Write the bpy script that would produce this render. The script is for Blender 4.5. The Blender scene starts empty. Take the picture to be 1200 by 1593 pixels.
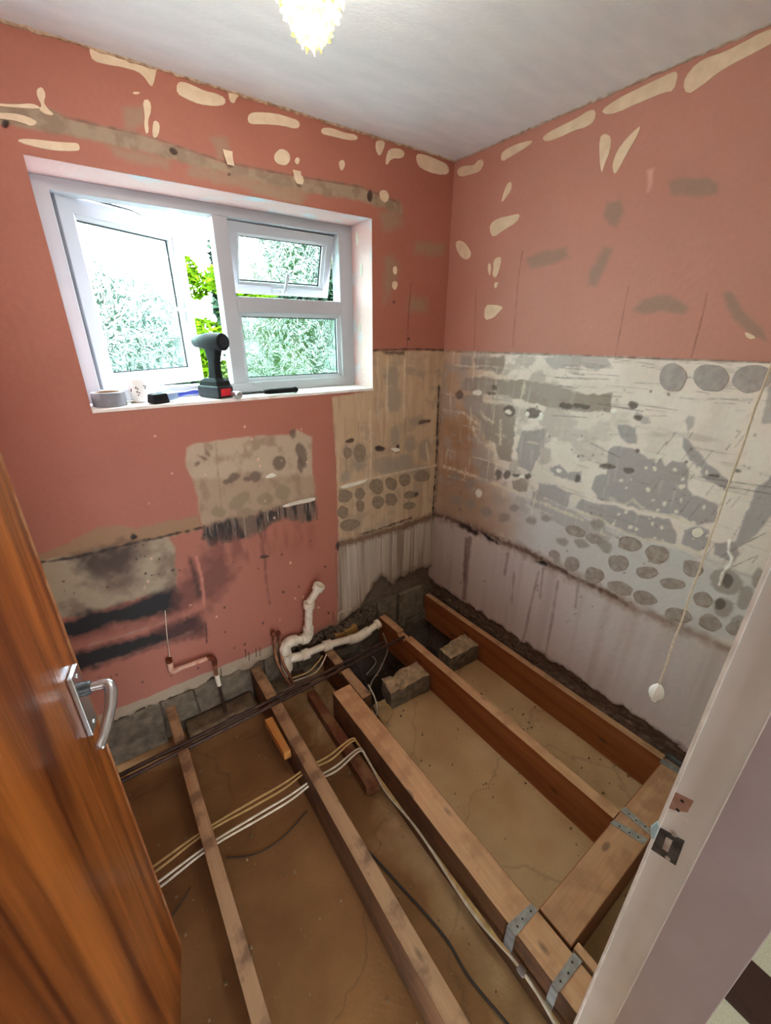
import bpy, bmesh, math, random
import numpy as np
from mathutils import Vector, Matrix

random.seed(7)
rng = np.random.default_rng(7)
SC = bpy.context.scene
COL = SC.collection

# ------------------------------------------------------------------ camera
RC = np.array([[0.814143, -0.580642, 0.005102], [-0.224755, -0.323215, -0.919248], [0.535403, 0.747252, -0.393646]])
CC = np.array([-1.638873, -1.759819, 1.631965])
FPX = 647.176
cam = bpy.data.cameras.new('camera')
cam_o = bpy.data.objects.new('camera', cam)
COL.objects.link(cam_o)
cam.sensor_fit = 'VERTICAL'
cam.sensor_height = 24.0
cam.lens = FPX / 1593.0 * 24.0
cam.clip_start = 0.01
_m = Matrix(((RC[0][0], -RC[1][0], -RC[2][0], CC[0]), (RC[0][1], -RC[1][1], -RC[2][1], CC[1]),
             (RC[0][2], -RC[1][2], -RC[2][2], CC[2]), (0, 0, 0, 1)))
cam_o.matrix_world = _m
SC.camera = cam_o

# ------------------------------------------------------------------ world and light
w = bpy.data.worlds.new('overcast_sky')
SC.world = w
w.use_nodes = True
_bg = w.node_tree.nodes['Background']
# standard overcast sky: three times as bright overhead as at the horizon
_nt = w.node_tree
_tc = _nt.nodes.new('ShaderNodeTexCoord'); _sx = _nt.nodes.new('ShaderNodeSeparateXYZ')
_nt.links.new(_tc.outputs['Generated'], _sx.inputs[0])
_mr = _nt.nodes.new('ShaderNodeMapRange')
_mr.inputs[1].default_value = 0.0; _mr.inputs[2].default_value = 1.0; _mr.inputs[3].default_value = 21.0; _mr.inputs[4].default_value = 63.0
_nt.links.new(_sx.outputs[2], _mr.inputs[0]); _nt.links.new(_mr.outputs[0], _bg.inputs[1])
_bg.inputs[0].default_value = (0.80, 0.93, 1.06, 1)

def light(name, kind, loc, energy, color, rot=(0, 0, 0), **kw):
    l = bpy.data.lights.new(name, kind)
    o = bpy.data.objects.new(name, l)
    COL.objects.link(o)
    o.location = loc
    o.rotation_euler = rot
    l.energy = energy
    l.color = color
    for k, v in kw.items():
        setattr(l, k, v)
    return o

po = light('window_portal', 'AREA', (-1.037, 0.30, 1.735), 1.0, (1, 1, 1), (math.radians(-90), 0, 0), shape='RECTANGLE', size=1.16, size_y=0.70)
po.data.cycles.is_portal = True
HALL = light('hall_fill', 'AREA', (-1.45, -3.55, 1.45), 20, (0.94, 0.97, 1.0), (math.radians(90), 0, 0), shape='RECTANGLE', size=1.2, size_y=1.1)  # added unseen fill from behind the viewer; the hall has no window

SC.view_settings.view_transform = 'Standard'
SC.view_settings.look = 'None'
SC.view_settings.gamma = 1.0
SC.view_settings.use_curve_mapping = False
SC.view_settings.exposure = 0.72
SC.cycles.max_bounces = 10
SC.cycles.transparent_max_bounces = 16
SC.cycles.sample_clamp_indirect = 30.0

# ------------------------------------------------------------------ helpers
def at(u, v, x=None, y=None, z=None):
    d = RC.T @ np.array([(u - 600.0) / FPX, (v - 796.5) / FPX, 1.0])
    t = (x - CC[0]) / d[0] if x is not None else (y - CC[1]) / d[1] if y is not None else (z - CC[2]) / d[2]
    return Vector(CC + t * d)

def lin(c):
    out = []
    for v in c[:3]:
        v = v / 255.0
        out.append(v / 12.92 if v <= 0.04045 else ((v + 0.055) / 1.055) ** 2.4)
    return out

def rgba(c):
    return tuple(lin(c)) + (1.0,)

class MB:
    """collects verts and faces in world coordinates"""
    def __init__(s):
        s.v = []; s.f = []; s.m = []; s.sm = []
    def add(s, vs, fs, m=0, smooth=False):
        b = len(s.v)
        s.v += [tuple(p) for p in vs]
        for f in fs:
            s.f.append(tuple(i + b for i in f)); s.m.append(m); s.sm.append(smooth)
        return s
    def box(s, x0, x1, y0, y1, z0, z1, m=0, top=None):
        vs = [(x0, y0, z0), (x1, y0, z0), (x1, y1, z0), (x0, y1, z0), (x0, y0, z1), (x1, y0, z1), (x1, y1, z1), (x0, y1, z1)]
        s.hexa(vs, m, top)
        return s
    def hexa(s, vs, m=0, top=None):
        fs = [(0, 3, 2, 1), (4, 5, 6, 7), (0, 1, 5, 4), (1, 2, 6, 5), (2, 3, 7, 6), (3, 0, 4, 7)]
        b = len(s.v)
        s.add(vs, fs, m)
        if top is not None:
            s.m[-5] = top
        return s
    def prism(s, pts, off, m=0):
        n = len(pts)
        vs = [Vector(p) for p in pts] + [Vector(p) + Vector(off) for p in pts]
        fs = [tuple(range(n))[::-1], tuple(range(n, 2 * n))] + [(i, (i + 1) % n, n + (i + 1) % n, n + i) for i in range(n)]
        return s.add(vs, fs, m)
    def tube(s, path, r, seg=10, m=0, caps=True):
        P = [Vector(p) for p in path]
        n = len(P)
        rs = r if isinstance(r, (list, tuple)) else [r] * n
        up = Vector((0, 0, 1))
        rings = []
        prev = None
        for i in range(n):
            t = (P[min(i + 1, n - 1)] - P[max(i - 1, 0)])
            if t.length < 1e-9:
                t = Vector((0, 0, 1))
            t.normalize()
            if prev is None:
                a = t.cross(up)
                if a.length < 0.05:
                    a = t.cross(Vector((1, 0, 0)))
                a.normalize()
            else:
                a = prev - t * prev.dot(t)
                if a.length < 1e-6:
                    a = t.cross(up)
                a.normalize()
            prev = a
            b = t.cross(a)
            rings.append([P[i] + (a * math.cos(2 * math.pi * k / seg) + b * math.sin(2 * math.pi * k / seg)) * rs[i] for k in range(seg)])
        vs = [p for r_ in rings for p in r_]
        fs = []
        for i in range(n - 1):
            for k in range(seg):
                k2 = (k + 1) % seg
                fs.append((i * seg + k, i * seg + k2, (i + 1) * seg + k2, (i + 1) * seg + k))
        s.add(vs, fs, m, True)
        if caps:
            s.add(rings[0], [tuple(range(seg))[::-1]], m)
            s.add(rings[-1], [tuple(range(seg))], m)
        return s
    def lathe(s, prof, c, axis=(0, 0, 1), seg=24, m=0):
        """prof: list of (radius, distance along axis)"""
        ax = Vector(axis).normalized()
        a = ax.cross(Vector((0, 0, 1)))
        if a.length < 0.05:
            a = Vector((1, 0, 0))
        a.normalize()
        b = ax.cross(a)
        vs = []
        for r, h in prof:
            for k in range(seg):
                t = 2 * math.pi * k / seg
                vs.append(Vector(c) + ax * h + (a * math.cos(t) + b * math.sin(t)) * r)
        fs = []
        for i in range(len(prof) - 1):
            for k in range(seg):
                k2 = (k + 1) % seg
                fs.append((i * seg + k, i * seg + k2, (i + 1) * seg + k2, (i + 1) * seg + k))
        return s.add(vs, fs, m, True)

def obj(name, mb, mats, parent=None, label=None, bevel=0.0, sharp=35):
    me = bpy.data.meshes.new(name)
    off = parent_loc(parent)
    me.from_pydata([(p[0] - off[0], p[1] - off[1], p[2] - off[2]) for p in mb.v], [], mb.f)
    mats = mats if isinstance(mats, (list, tuple)) else [mats]
    for m in mats:
        me.materials.append(m)
    me.polygons.foreach_set('material_index', mb.m)
    me.polygons.foreach_set('use_smooth', [bool(q) for q in mb.sm])
    bm = bmesh.new()
    bm.from_mesh(me)
    bmesh.ops.remove_doubles(bm, verts=bm.verts, dist=1e-6)
    bmesh.ops.recalc_face_normals(bm, faces=bm.faces)
    if bevel > 0:
        es = [e for e in bm.edges if len(e.link_faces) == 2 and e.calc_face_angle(0) > 0.6]
        bmesh.ops.bevel(bm, geom=es, offset=bevel, segments=2, profile=0.6, affect='EDGES', clamp_overlap=True)
    bm.to_mesh(me)
    bm.free()
    if any(mb.sm):
        me.set_sharp_from_angle(angle=math.radians(sharp))
    o = bpy.data.objects.new(name, me)
    COL.objects.link(o)
    if parent:
        o.parent = parent
    if label:
        o['label'] = label
    return o

def parent_loc(p):
    l = Vector((0, 0, 0))
    while p is not None:
        l += Vector(p.location)
        p = p.parent
    return l

def tag(o, label=None, cat=None, group=None, kind=None):
    if label: o['label'] = label
    if cat: o['category'] = cat
    if group: o['group'] = group
    if kind: o['kind'] = kind
    return o

def thing(name, loc, label, cat, group=None, kind=None):
    o = bpy.data.objects.new(name, None)
    COL.objects.link(o)
    o.location = loc
    o.empty_display_size = 0.05
    return tag(o, label, cat, group, kind)

def smooth_path(pts, n=6):
    P = [Vector(p) for p in pts]
    out = []
    for i in range(len(P) - 1):
        p0 = P[max(i - 1, 0)]; p1 = P[i]; p2 = P[i + 1]; p3 = P[min(i + 2, len(P) - 1)]
        for k in range(n):
            t = k / n
            out.append(0.5 * ((2 * p1) + (p2 - p0) * t + (2 * p0 - 5 * p1 + 4 * p2 - p3) * t * t + (3 * p1 - p0 - 3 * p2 + p3) * t ** 3))
    out.append(P[-1])
    return out

# ------------------------------------------------------------------ materials
def new_mat(name):
    m = bpy.data.materials.new(name)
    m.use_nodes = True
    nt = m.node_tree
    return m, nt, nt.nodes['Principled BSDF']

def node(nt, kind, **kw):
    n = nt.nodes.new(kind)
    for k, v in kw.items():
        setattr(n, k, v)
    return n

def mat(name, c, rough=0.6, metal=0.0, c2=None, scale=30.0, stretch=(1, 1, 1), bump=0.0, bscale=None, detail=4, spec=None, ramp=(0.35, 0.65), coat=0.0):
    """plain or two-tone noise material with fine relief"""
    m, nt, b = new_mat(name)
    b.inputs['Roughness'].default_value = rough
    b.inputs['Metallic'].default_value = metal
    if coat: b.inputs['Coat Weight'].default_value = coat
    if spec is not None: b.inputs['Specular IOR Level'].default_value = spec
    tc = node(nt, 'ShaderNodeTexCoord')
    mp = node(nt, 'ShaderNodeMapping')
    mp.inputs['Scale'].default_value = stretch
    nt.links.new(tc.outputs['Object'], mp.inputs['Vector'])
    if c2 is None:
        c2 = tuple(min(255, v * 0.9) for v in c)
    nz = node(nt, 'ShaderNodeTexNoise')
    nz.inputs['Scale'].default_value = scale
    nz.inputs['Detail'].default_value = detail
    nt.links.new(mp.outputs[0], nz.inputs['Vector'])
    r = node(nt, 'ShaderNodeValToRGB')
    r.color_ramp.elements[0].position = ramp[0]; r.color_ramp.elements[0].color = rgba(c)
    r.color_ramp.elements[1].position = ramp[1]; r.color_ramp.elements[1].color = rgba(c2)
    nt.links.new(nz.outputs['Fac'], r.inputs[0])
    nt.links.new(r.outputs[0], b.inputs['Base Color'])
    if bump:
        n2 = node(nt, 'ShaderNodeTexNoise')
        n2.inputs['Scale'].default_value = bscale or scale * 3
        n2.inputs['Detail'].default_value = 6
        nt.links.new(mp.outputs[0], n2.inputs['Vector'])
        bp = node(nt, 'ShaderNodeBump')
        bp.inputs['Strength'].default_value = 0.6
        bp.inputs['Distance'].default_value = bump
        nt.links.new(n2.outputs['Fac'], bp.inputs['Height'])
        nt.links.new(bp.outputs[0], b.inputs['Normal'])
    return m

def wood(name, c1, c2, axis, dirt=None, dirt_amt=0.5, rough=0.65, ring=22.0, knots=True, coat=0.0):
    """sawn timber, grain along axis 0/1/2, optional dirt blotches"""
    m, nt, b = new_mat(name)
    b.inputs['Roughness'].default_value = rough
    if coat:
        b.inputs['Coat Weight'].default_value = coat
        b.inputs['Coat Roughness'].default_value = 0.18
    tc = node(nt, 'ShaderNodeTexCoord')
    mp = node(nt, 'ShaderNodeMapping')
    sc = [ring, ring, ring]; sc[axis] = ring * 0.055
    mp.inputs['Scale'].default_value = sc
    nt.links.new(tc.outputs['Object'], mp.inputs['Vector'])
    n1 = node(nt, 'ShaderNodeTexNoise')
    n1.inputs['Scale'].default_value = 1.0; n1.inputs['Detail'].default_value = 5; n1.inputs['Distortion'].default_value = 0.8
    nt.links.new(mp.outputs[0], n1.inputs['Vector'])
    r1 = node(nt, 'ShaderNodeValToRGB')
    r1.color_ramp.elements[0].position = 0.36; r1.color_ramp.elements[0].color = rgba(c1)
    r1.color_ramp.elements[1].position = 0.64; r1.color_ramp.elements[1].color = rgba(c2)
    nt.links.new(n1.outputs['Fac'], r1.inputs[0])
    col = r1.outputs[0]
    mp2 = node(nt, 'ShaderNodeMapping')
    s2 = [ring * 9] * 3; s2[axis] = ring * 0.35
    mp2.inputs['Scale'].default_value = s2
    nt.links.new(tc.outputs['Object'], mp2.inputs['Vector'])
    n2 = node(nt, 'ShaderNodeTexNoise')
    n2.inputs['Scale'].default_value = 1.0; n2.inputs['Detail'].default_value = 3
    nt.links.new(mp2.outputs[0], n2.inputs['Vector'])
    mx = node(nt, 'ShaderNodeMix', data_type='RGBA', blend_type='MULTIPLY')
    mx.inputs[0].default_value = 0.35
    nt.links.new(col, mx.inputs[6])
    nt.links.new(n2.outputs['Fac'], mx.inputs[7])
    col = mx.outputs[2]
    if knots:
        mp3 = node(nt, 'ShaderNodeMapping')
        s3 = [16, 16, 16]; s3[axis] = 7
        mp3.inputs['Scale'].default_value = s3
        nt.links.new(tc.outputs['Object'], mp3.inputs['Vector'])
        vo = node(nt, 'ShaderNodeTexVoronoi')
        vo.inputs['Scale'].default_value = 0.7
        nt.links.new(mp3.outputs[0], vo.inputs['Vector'])
        r3 = node(nt, 'ShaderNodeValToRGB')
        r3.color_ramp.elements[0].position = 0.07; r3.color_ramp.elements[0].color = (0.7, 0.7, 0.7, 1)
        r3.color_ramp.elements[1].position = 0.14; r3.color_ramp.elements[1].color = (0, 0, 0, 1)
        nt.links.new(vo.outputs['Distance'], r3.inputs[0])
        mk = node(nt, 'ShaderNodeMix', data_type='RGBA')
        nt.links.new(r3.outputs[0], mk.inputs[0])
        nt.links.new(col, mk.inputs[6])
        mk.inputs[7].default_value = rgba([v * 0.45 for v in c1])
        col = mk.outputs[2]
    if dirt is not None:
        n3 = node(nt, 'ShaderNodeTexNoise')
        n3.inputs['Scale'].default_value = 14; n3.inputs['Detail'].default_value = 6
        nt.links.new(tc.outputs['Object'], n3.inputs['Vector'])
        r4 = node(nt, 'ShaderNodeValToRGB')
        r4.color_ramp.elements[0].position = 0.48; r4.color_ramp.elements[0].color = (0, 0, 0, 1)
        r4.color_ramp.elements[1].position = 0.62; r4.color_ramp.elements[1].color = (dirt_amt,) * 3 + (1,)
        nt.links.new(n3.outputs['Fac'], r4.inputs[0])
        md = node(nt, 'ShaderNodeMix', data_type='RGBA')
        nt.links.new(r4.outputs[0], md.inputs[0])
        nt.links.new(col, md.inputs[6])
        md.inputs[7].default_value = rgba(dirt)
        col = md.outputs[2]
    nt.links.new(col, b.inputs['Base Color'])
    bp = node(nt, 'ShaderNodeBump')
    bp.inputs['Strength'].default_value = 0.5; bp.inputs['Distance'].default_value = 0.002
    nt.links.new(n2.outputs['Fac'], bp.inputs['Height'])
    nt.links.new(bp.outputs[0], b.inputs['Normal'])
    return m

def painted_wall_mat(name, rough=0.62):
    """colour comes from the wear map stored on the wall's vertices; fine grain and relief from noise"""
    m, nt, b = new_mat(name)
    b.inputs['Roughness'].default_value = rough
    a = node(nt, 'ShaderNodeAttribute', attribute_name='wear')
    tc = node(nt, 'ShaderNodeTexCoord')
    n1 = node(nt, 'ShaderNodeTexNoise')
    n1.inputs['Scale'].default_value = 70; n1.inputs['Detail'].default_value = 6; n1.inputs['Roughness'].default_value = 0.65
    nt.links.new(tc.outputs['Object'], n1.inputs['Vector'])
    r = node(nt, 'ShaderNodeMapRange')
    r.inputs[1].default_value = 0.3; r.inputs[2].default_value = 0.7; r.inputs[3].default_value = 0.96; r.inputs[4].default_value = 1.03
    nt.links.new(n1.outputs['Fac'], r.inputs[0])
    mx = node(nt, 'ShaderNodeVectorMath', operation='SCALE')
    nt.links.new(a.outputs['Color'], mx.inputs[0])
    nt.links.new(r.outputs[0], mx.inputs['Scale'])
    nt.links.new(mx.outputs[0], b.inputs['Base Color'])
    n2 = node(nt, 'ShaderNodeTexNoise')
    n2.inputs['Scale'].default_value = 160; n2.inputs['Detail'].default_value = 5
    nt.links.new(tc.outputs['Object'], n2.inputs['Vector'])
    bp = node(nt, 'ShaderNodeBump')
    bp.inputs['Strength'].default_value = 0.3; bp.inputs['Distance'].default_value = 0.0008
    nt.links.new(n2.outputs['Fac'], bp.inputs['Height'])
    nt.links.new(bp.outputs[0], b.inputs['Normal'])
    return m

M = {}
M['wall'] = painted_wall_mat('worn_plaster')
M['filler'] = mat('cream_bare_plaster', (232, 210, 182), 0.75, c2=(220, 196, 166), scale=25, bump=0.0015, bscale=120)
M['dab_grey'] = mat('grey_bare_paint', (176, 166, 162), 0.6, c2=(160, 150, 146), scale=40, bump=0.001, bscale=150)
M['dab_brown'] = mat('brown_adhesive_dab', (172, 160, 152), 0.8, c2=(148, 134, 124), scale=45, bump=0.003, bscale=90)
M['dab_taupe'] = mat('taupe_adhesive_dab', (150, 130, 108), 0.8, c2=(132, 113, 92), scale=45, bump=0.003, bscale=90)
M['chip_white'] = mat('white_plaster_chip', (236, 228, 212), 0.8, bump=0.002)
M['ceiling'] = mat('brushed_white_ceiling_paint', (242, 247, 253), 0.8, c2=(234, 240, 247), scale=6, stretch=(1, 3, 1), bump=0.002, bscale=60)
M['ragged'] = mat('ragged_plaster_edge', (205, 178, 150), 0.85, c2=(150, 122, 98), scale=60, bump=0.006)
M['ragged_pale'] = mat('ragged_pale_plaster_edge', (196, 182, 168), 0.85, c2=(166, 150, 136), scale=50, bump=0.004)
M['white_wall'] = mat('plain_cream_wall', (214, 200, 182), 0.7, c2=(206, 190, 172), scale=4)
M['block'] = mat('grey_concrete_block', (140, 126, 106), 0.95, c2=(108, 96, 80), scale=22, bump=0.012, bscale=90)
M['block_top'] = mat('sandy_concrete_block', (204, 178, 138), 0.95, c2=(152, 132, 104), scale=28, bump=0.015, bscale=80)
M['mortar'] = mat('dark_rough_mortar', (126, 108, 90), 0.95, c2=(82, 68, 56), scale=40, bump=0.015, bscale=70)
M['upvc'] = mat('white_upvc', (174, 174, 180), 0.35, c2=(170, 170, 176), scale=3)
M['gasket'] = mat('black_rubber_gasket', (28, 28, 30), 0.7)
M['alu'] = mat('bright_spacer_bar', (190, 195, 200), 0.3, 0.9)
M['reveal'] = mat('pale_pink_reveal_paint', (226, 190, 186), 0.6, c2=(206, 218, 224), scale=7, ramp=(0.52, 0.66), bump=0.003, bscale=60)
M['sill'] = mat('worn_white_sill_paint', (238, 230, 224), 0.55, c2=(215, 200, 190), scale=16, ramp=(0.5, 0.7), bump=0.002)
M['pine'] = wood('orange_brown_joist_side', (152, 84, 38), (182, 110, 56), 1, rough=0.7, ring=14)
M['pine_top'] = wood('dusty_tan_joist_top', (214, 160, 112), (230, 182, 136), 1, dirt=(166, 118, 78), dirt_amt=0.5, ring=16)
M['old_top'] = wood('grimy_joist_top', (168, 126, 86), (192, 152, 112), 1, dirt=(98, 68, 46), dirt_amt=0.7, ring=18)
M['old'] = wood('dark_old_joist_side', (96, 58, 30), (122, 78, 42), 1, dirt=(60, 40, 26), dirt_amt=0.6)
M['pine_x'] = wood('trimmer_side', (140, 82, 40), (170, 106, 60), 0, ring=14)
M['pine_x_top'] = wood('dusty_trimmer_top', (200, 148, 104), (220, 172, 128), 0, dirt=(150, 106, 72), dirt_amt=0.5, ring=14)
M['fresh'] = wood('fresh_orange_offcut', (206, 130, 56), (226, 158, 80), 1, ring=16, knots=False)
M['fresh_x'] = wood('yellow_pine_offcut', (190, 134, 64), (210, 160, 90), 0, ring=18, knots=False)
M['rust_board'] = wood('red_brown_board', (112, 58, 28), (140, 80, 42), 1, dirt=(150, 112, 72), dirt_amt=0.6, ring=14)
M['galv'] = mat('galvanised_steel', (168, 166, 160), 0.55, 0.25, c2=(140, 138, 132), scale=40, bump=0.0008)
M['nail'] = mat('dark_nail_head', (60, 55, 50), 0.5, 0.7)
M['slate'] = mat('dark_grey_packer', (92, 92, 88), 0.8, c2=(70, 70, 66), scale=40, bump=0.003)
M['plastic_w'] = mat('dusty_white_plastic_pipe', (240, 228, 208), 0.38, c2=(206, 188, 160), scale=22, ramp=(0.45, 0.75))
M['cord'] = mat('cream_cord', (226, 212, 188), 0.8, scale=200)
M['pull'] = mat('white_plastic_pull', (244, 240, 234), 0.35, scale=5)
M['copper'] = mat('tarnished_copper', (176, 124, 92), 0.4, 0.4, c2=(120, 78, 56), scale=30)
M['copper_pale'] = mat('painted_pipe', (214, 172, 150), 0.5, c2=(190, 130, 100), scale=40)
M['brass'] = mat('rusty_brass_cap', (130, 62, 36), 0.5, 0.5, c2=(90, 44, 28), scale=60)
M['dirty_pipe'] = mat('grimy_dark_pipe', (84, 58, 46), 0.55, 0.4, c2=(58, 40, 34), scale=30)
M['cable_w'] = mat('white_cable_sheath', (222, 210, 188), 0.5, c2=(196, 178, 150), scale=30)
M['cable_y'] = mat('cream_yellow_cable', (206, 170, 108), 0.5, c2=(176, 140, 84), scale=30)
M['cable_g'] = mat('grey_cable_sheath', (150, 138, 128), 0.5, c2=(120, 108, 100), scale=30)
M['cable_k'] = mat('dark_cable', (46, 36, 32), 0.6)
M['black'] = mat('black_rubberised_plastic', (11, 12, 13), 0.75, c2=(15, 16, 18), scale=30, spec=0.25)
M['grey_p'] = mat('grey_plastic', (34, 36, 40), 0.6, spec=0.3)
M['tape'] = mat('grey_duct_tape', (128, 128, 134), 0.45, c2=(118, 118, 124), scale=60)
M['card'] = mat('brown_cardboard_core', (150, 120, 86), 0.8)
M['red'] = mat('red_battery_label', (214, 36, 48), 0.45)
M['steel'] = mat('worn_steel', (190, 190, 190), 0.35, 0.8, c2=(150, 148, 145), scale=40)
M['mug'] = mat('white_glazed_mug', (244, 240, 236), 0.2, scale=3)
M['mugspot'] = mat('dark_printed_spot', (70, 40, 44), 0.3)
M['blue'] = mat('blue_plastic_handle', (70, 84, 190), 0.35)
M['clear_blue'] = mat('pale_blue_plastic', (150, 170, 205), 0.25)
M['chrome'] = mat('satin_aluminium', (206, 206, 208), 0.25, 0.9, c2=(196, 196, 200), scale=10)
M['door'] = wood('varnished_hardwood_veneer', (92, 36, 8), (196, 112, 46), 2, rough=0.36, ring=15, knots=False, coat=0.35)
M['door_edge'] = wood('worn_lipping', (142, 70, 26), (186, 116, 60), 2, dirt=(205, 160, 120), dirt_amt=0.5, rough=0.5, ring=24, knots=False)
M['gloss'] = mat('grey_white_gloss_paint', (228, 226, 224), 0.32, c2=(214, 212, 208), scale=5, bump=0.0012, bscale=60)
M['mauve'] = mat('mauve_grey_paint', (172, 158, 160), 0.5, c2=(162, 146, 148), scale=6, bump=0.001, bscale=50)
M['rim'] = mat('white_edge_paint_and_highlight', (240, 234, 226), 0.4)
M['bare_timber'] = mat('bare_pink_timber', (176, 136, 120), 0.8, c2=(150, 110, 92), scale=40)
M['keep_dark'] = mat('blackened_metal', (44, 44, 46), 0.4, 0.5, c2=(84, 84, 86), scale=60)
M['paint_blob'] = mat('pale_blue_paint_blob', (170, 200, 206), 0.5)
M['carpet'] = mat('pale_cream_carpet', (206, 204, 180), 0.95, c2=(192, 190, 164), scale=200, bump=0.004, bscale=300)
M['threshold'] = wood('dark_stained_board', (46, 20, 12), (62, 30, 18), 1, rough=0.5, ring=14, knots=False)
M['leaf1'] = mat('bright_conifer_green', (64, 90, 9), 0.8, c2=(32, 56, 5), scale=8, spec=0.0)
M['leaf2'] = mat('hedge_green', (28, 42, 30), 0.9, c2=(18, 30, 20), scale=6, spec=0.0)
M['leaf3'] = mat('pale_shrub_green', (48, 62, 28), 0.8, c2=(28, 44, 16), scale=6, spec=0.0)
M['bark'] = mat('brown_bark', (110, 84, 64), 0.9, bump=0.01)
M['lawn'] = mat('garden_grass', (26, 34, 18), 0.9, c2=(20, 28, 14), scale=20)
M['outer'] = mat('brown_outer_lintel', (150, 132, 118), 0.85, c2=(130, 112, 98), scale=30, bump=0.004)
# ------------------------------------------------------------------ value noise and wall painter
def vnoise(x, y, seed=0):
    xi = np.floor(x).astype(np.int64); yi = np.floor(y).astype(np.int64)
    fx = x - xi; fy = y - yi
    fx = fx * fx * (3 - 2 * fx); fy = fy * fy * (3 - 2 * fy)
    def h(a, b):
        n = (a * 374761393 + b * 668265263 + seed * 974711) & 0xffffffff
        n = ((n ^ (n >> 13)) * 1274126177) & 0xffffffff
        return ((n ^ (n >> 16)) & 0xffff) / 65535.0
    return (h(xi, yi) * (1 - fx) + h(xi + 1, yi) * fx) * (1 - fy) + (h(xi, yi + 1) * (1 - fx) + h(xi + 1, yi + 1) * fx) * fy

def fbm(x, y, seed=0, o=4):
    s = 0; a = 0.5; t = 0
    for i in range(o):
        s = s + a * vnoise(x * 2 ** i, y * 2 ** i, seed + i * 17); t += a; a *= 0.5
    return s / t

class Painter:
    def __init__(s, A, Z, plane):
        s.na, s.nz = len(A), len(Z)
        s.a = np.tile(A, len(Z)); s.z = np.repeat(Z, len(A))
        s.plane = plane
        X = np.stack([s.a, np.zeros_like(s.a), s.z], 1) if plane == 'y' else np.stack([np.zeros_like(s.a), s.a, s.z], 1)
        c = (X - CC) @ RC.T
        c[:, 2] = np.maximum(c[:, 2], 0.05)
        s.u = 600 + FPX * c[:, 0] / c[:, 2]; s.v = 796.5 + FPX * c[:, 1] / c[:, 2]
        s.col = np.zeros((len(s.a), 3)); s.h = np.zeros(len(s.a))
    def nz_(s, fa, fz, seed, o=4):
        return fbm(s.a * fa + 50, s.z * fz + 50, seed, o)
    def poly(s, pts, soft=2.0, rough=3.0, seed=1, freq=40):
        P = np.array(pts, float)
        mg = soft + rough + 2
        k = np.where((s.u > P[:, 0].min() - mg) & (s.u < P[:, 0].max() + mg) & (s.v > P[:, 1].min() - mg) & (s.v < P[:, 1].max() + mg))[0]
        m = np.zeros(len(s.a))
        if len(k) == 0:
            return m
        u = s.u[k]; v = s.v[k]
        d = np.full(len(k), 1e9); ins = np.zeros(len(k), bool)
        for i in range(len(P)):
            p = P[i]; q = P[(i + 1) % len(P)]
            e = q - p; L = max(e @ e, 1e-9)
            t = np.clip(((u - p[0]) * e[0] + (v - p[1]) * e[1]) / L, 0, 1)
            d = np.minimum(d, np.hypot(u - p[0] - t * e[0], v - p[1] - t * e[1]))
            c = ((p[1] > v) != (q[1] > v))
            with np.errstate(divide='ignore', invalid='ignore'):
                xx = p[0] + (v - p[1]) * e[0] / (e[1] if abs(e[1]) > 1e-9 else 1e-9)
            ins ^= c & (u < xx)
        sd = np.where(ins, d, -d)
        if rough:
            sd = sd + (fbm(s.a[k] * freq + 9, s.z[k] * freq + 9, seed, 4) - 0.5) * 2 * rough
        m[k] = np.clip(sd / max(soft, 0.3) * 0.5 + 0.5, 0, 1)
        return m
    def line(s, pts, width, soft=1.5, rough=1.5, seed=3, freq=50):
        P = np.array(pts, float)
        mg = width + soft + rough + 3
        k = np.where((s.u > P[:, 0].min() - mg) & (s.u < P[:, 0].max() + mg) & (s.v > P[:, 1].min() - mg) & (s.v < P[:, 1].max() + mg))[0]
        m = np.zeros(len(s.a))
        if len(k) == 0:
            return m
        u = s.u[k]; v = s.v[k]; d = np.full(len(k), 1e9)
        for i in range(len(P) - 1):
            p = P[i]; e = P[i + 1] - p; L = max(e @ e, 1e-9)
            t = np.clip(((u - p[0]) * e[0] + (v - p[1]) * e[1]) / L, 0, 1)
            d = np.minimum(d, np.hypot(u - p[0] - t * e[0], v - p[1] - t * e[1]))
        d = d + (fbm(s.a[k] * freq + 9, s.z[k] * freq + 9, seed, 3) - 0.5) * 2 * rough
        m[k] = np.clip((width / 2 - d) / soft * 0.5 + 0.5, 0, 1)
        return m
    def ell(s, cx, cy, rx, ry, ang=0, soft=2, rough=2, seed=5, freq=50):
        t = np.linspace(0, 2 * np.pi, 20, endpoint=False)
        c, q = math.cos(ang), math.sin(ang)
        return s.poly([(cx + rx * math.cos(k) * c - ry * math.sin(k) * q, cy + rx * math.cos(k) * q + ry * math.sin(k) * c) for k in t], soft, rough, seed, freq)
    def mix(s, m, c, h=0.0):
        L = np.array(lin(c))
        s.col = s.col * (1 - m[:, None]) + L * m[:, None]
        if h:
            s.h = s.h + m * h
    def mul(s, m, f):
        s.col = s.col * (1 - m[:, None] * (1 - np.array(f)))

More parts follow.
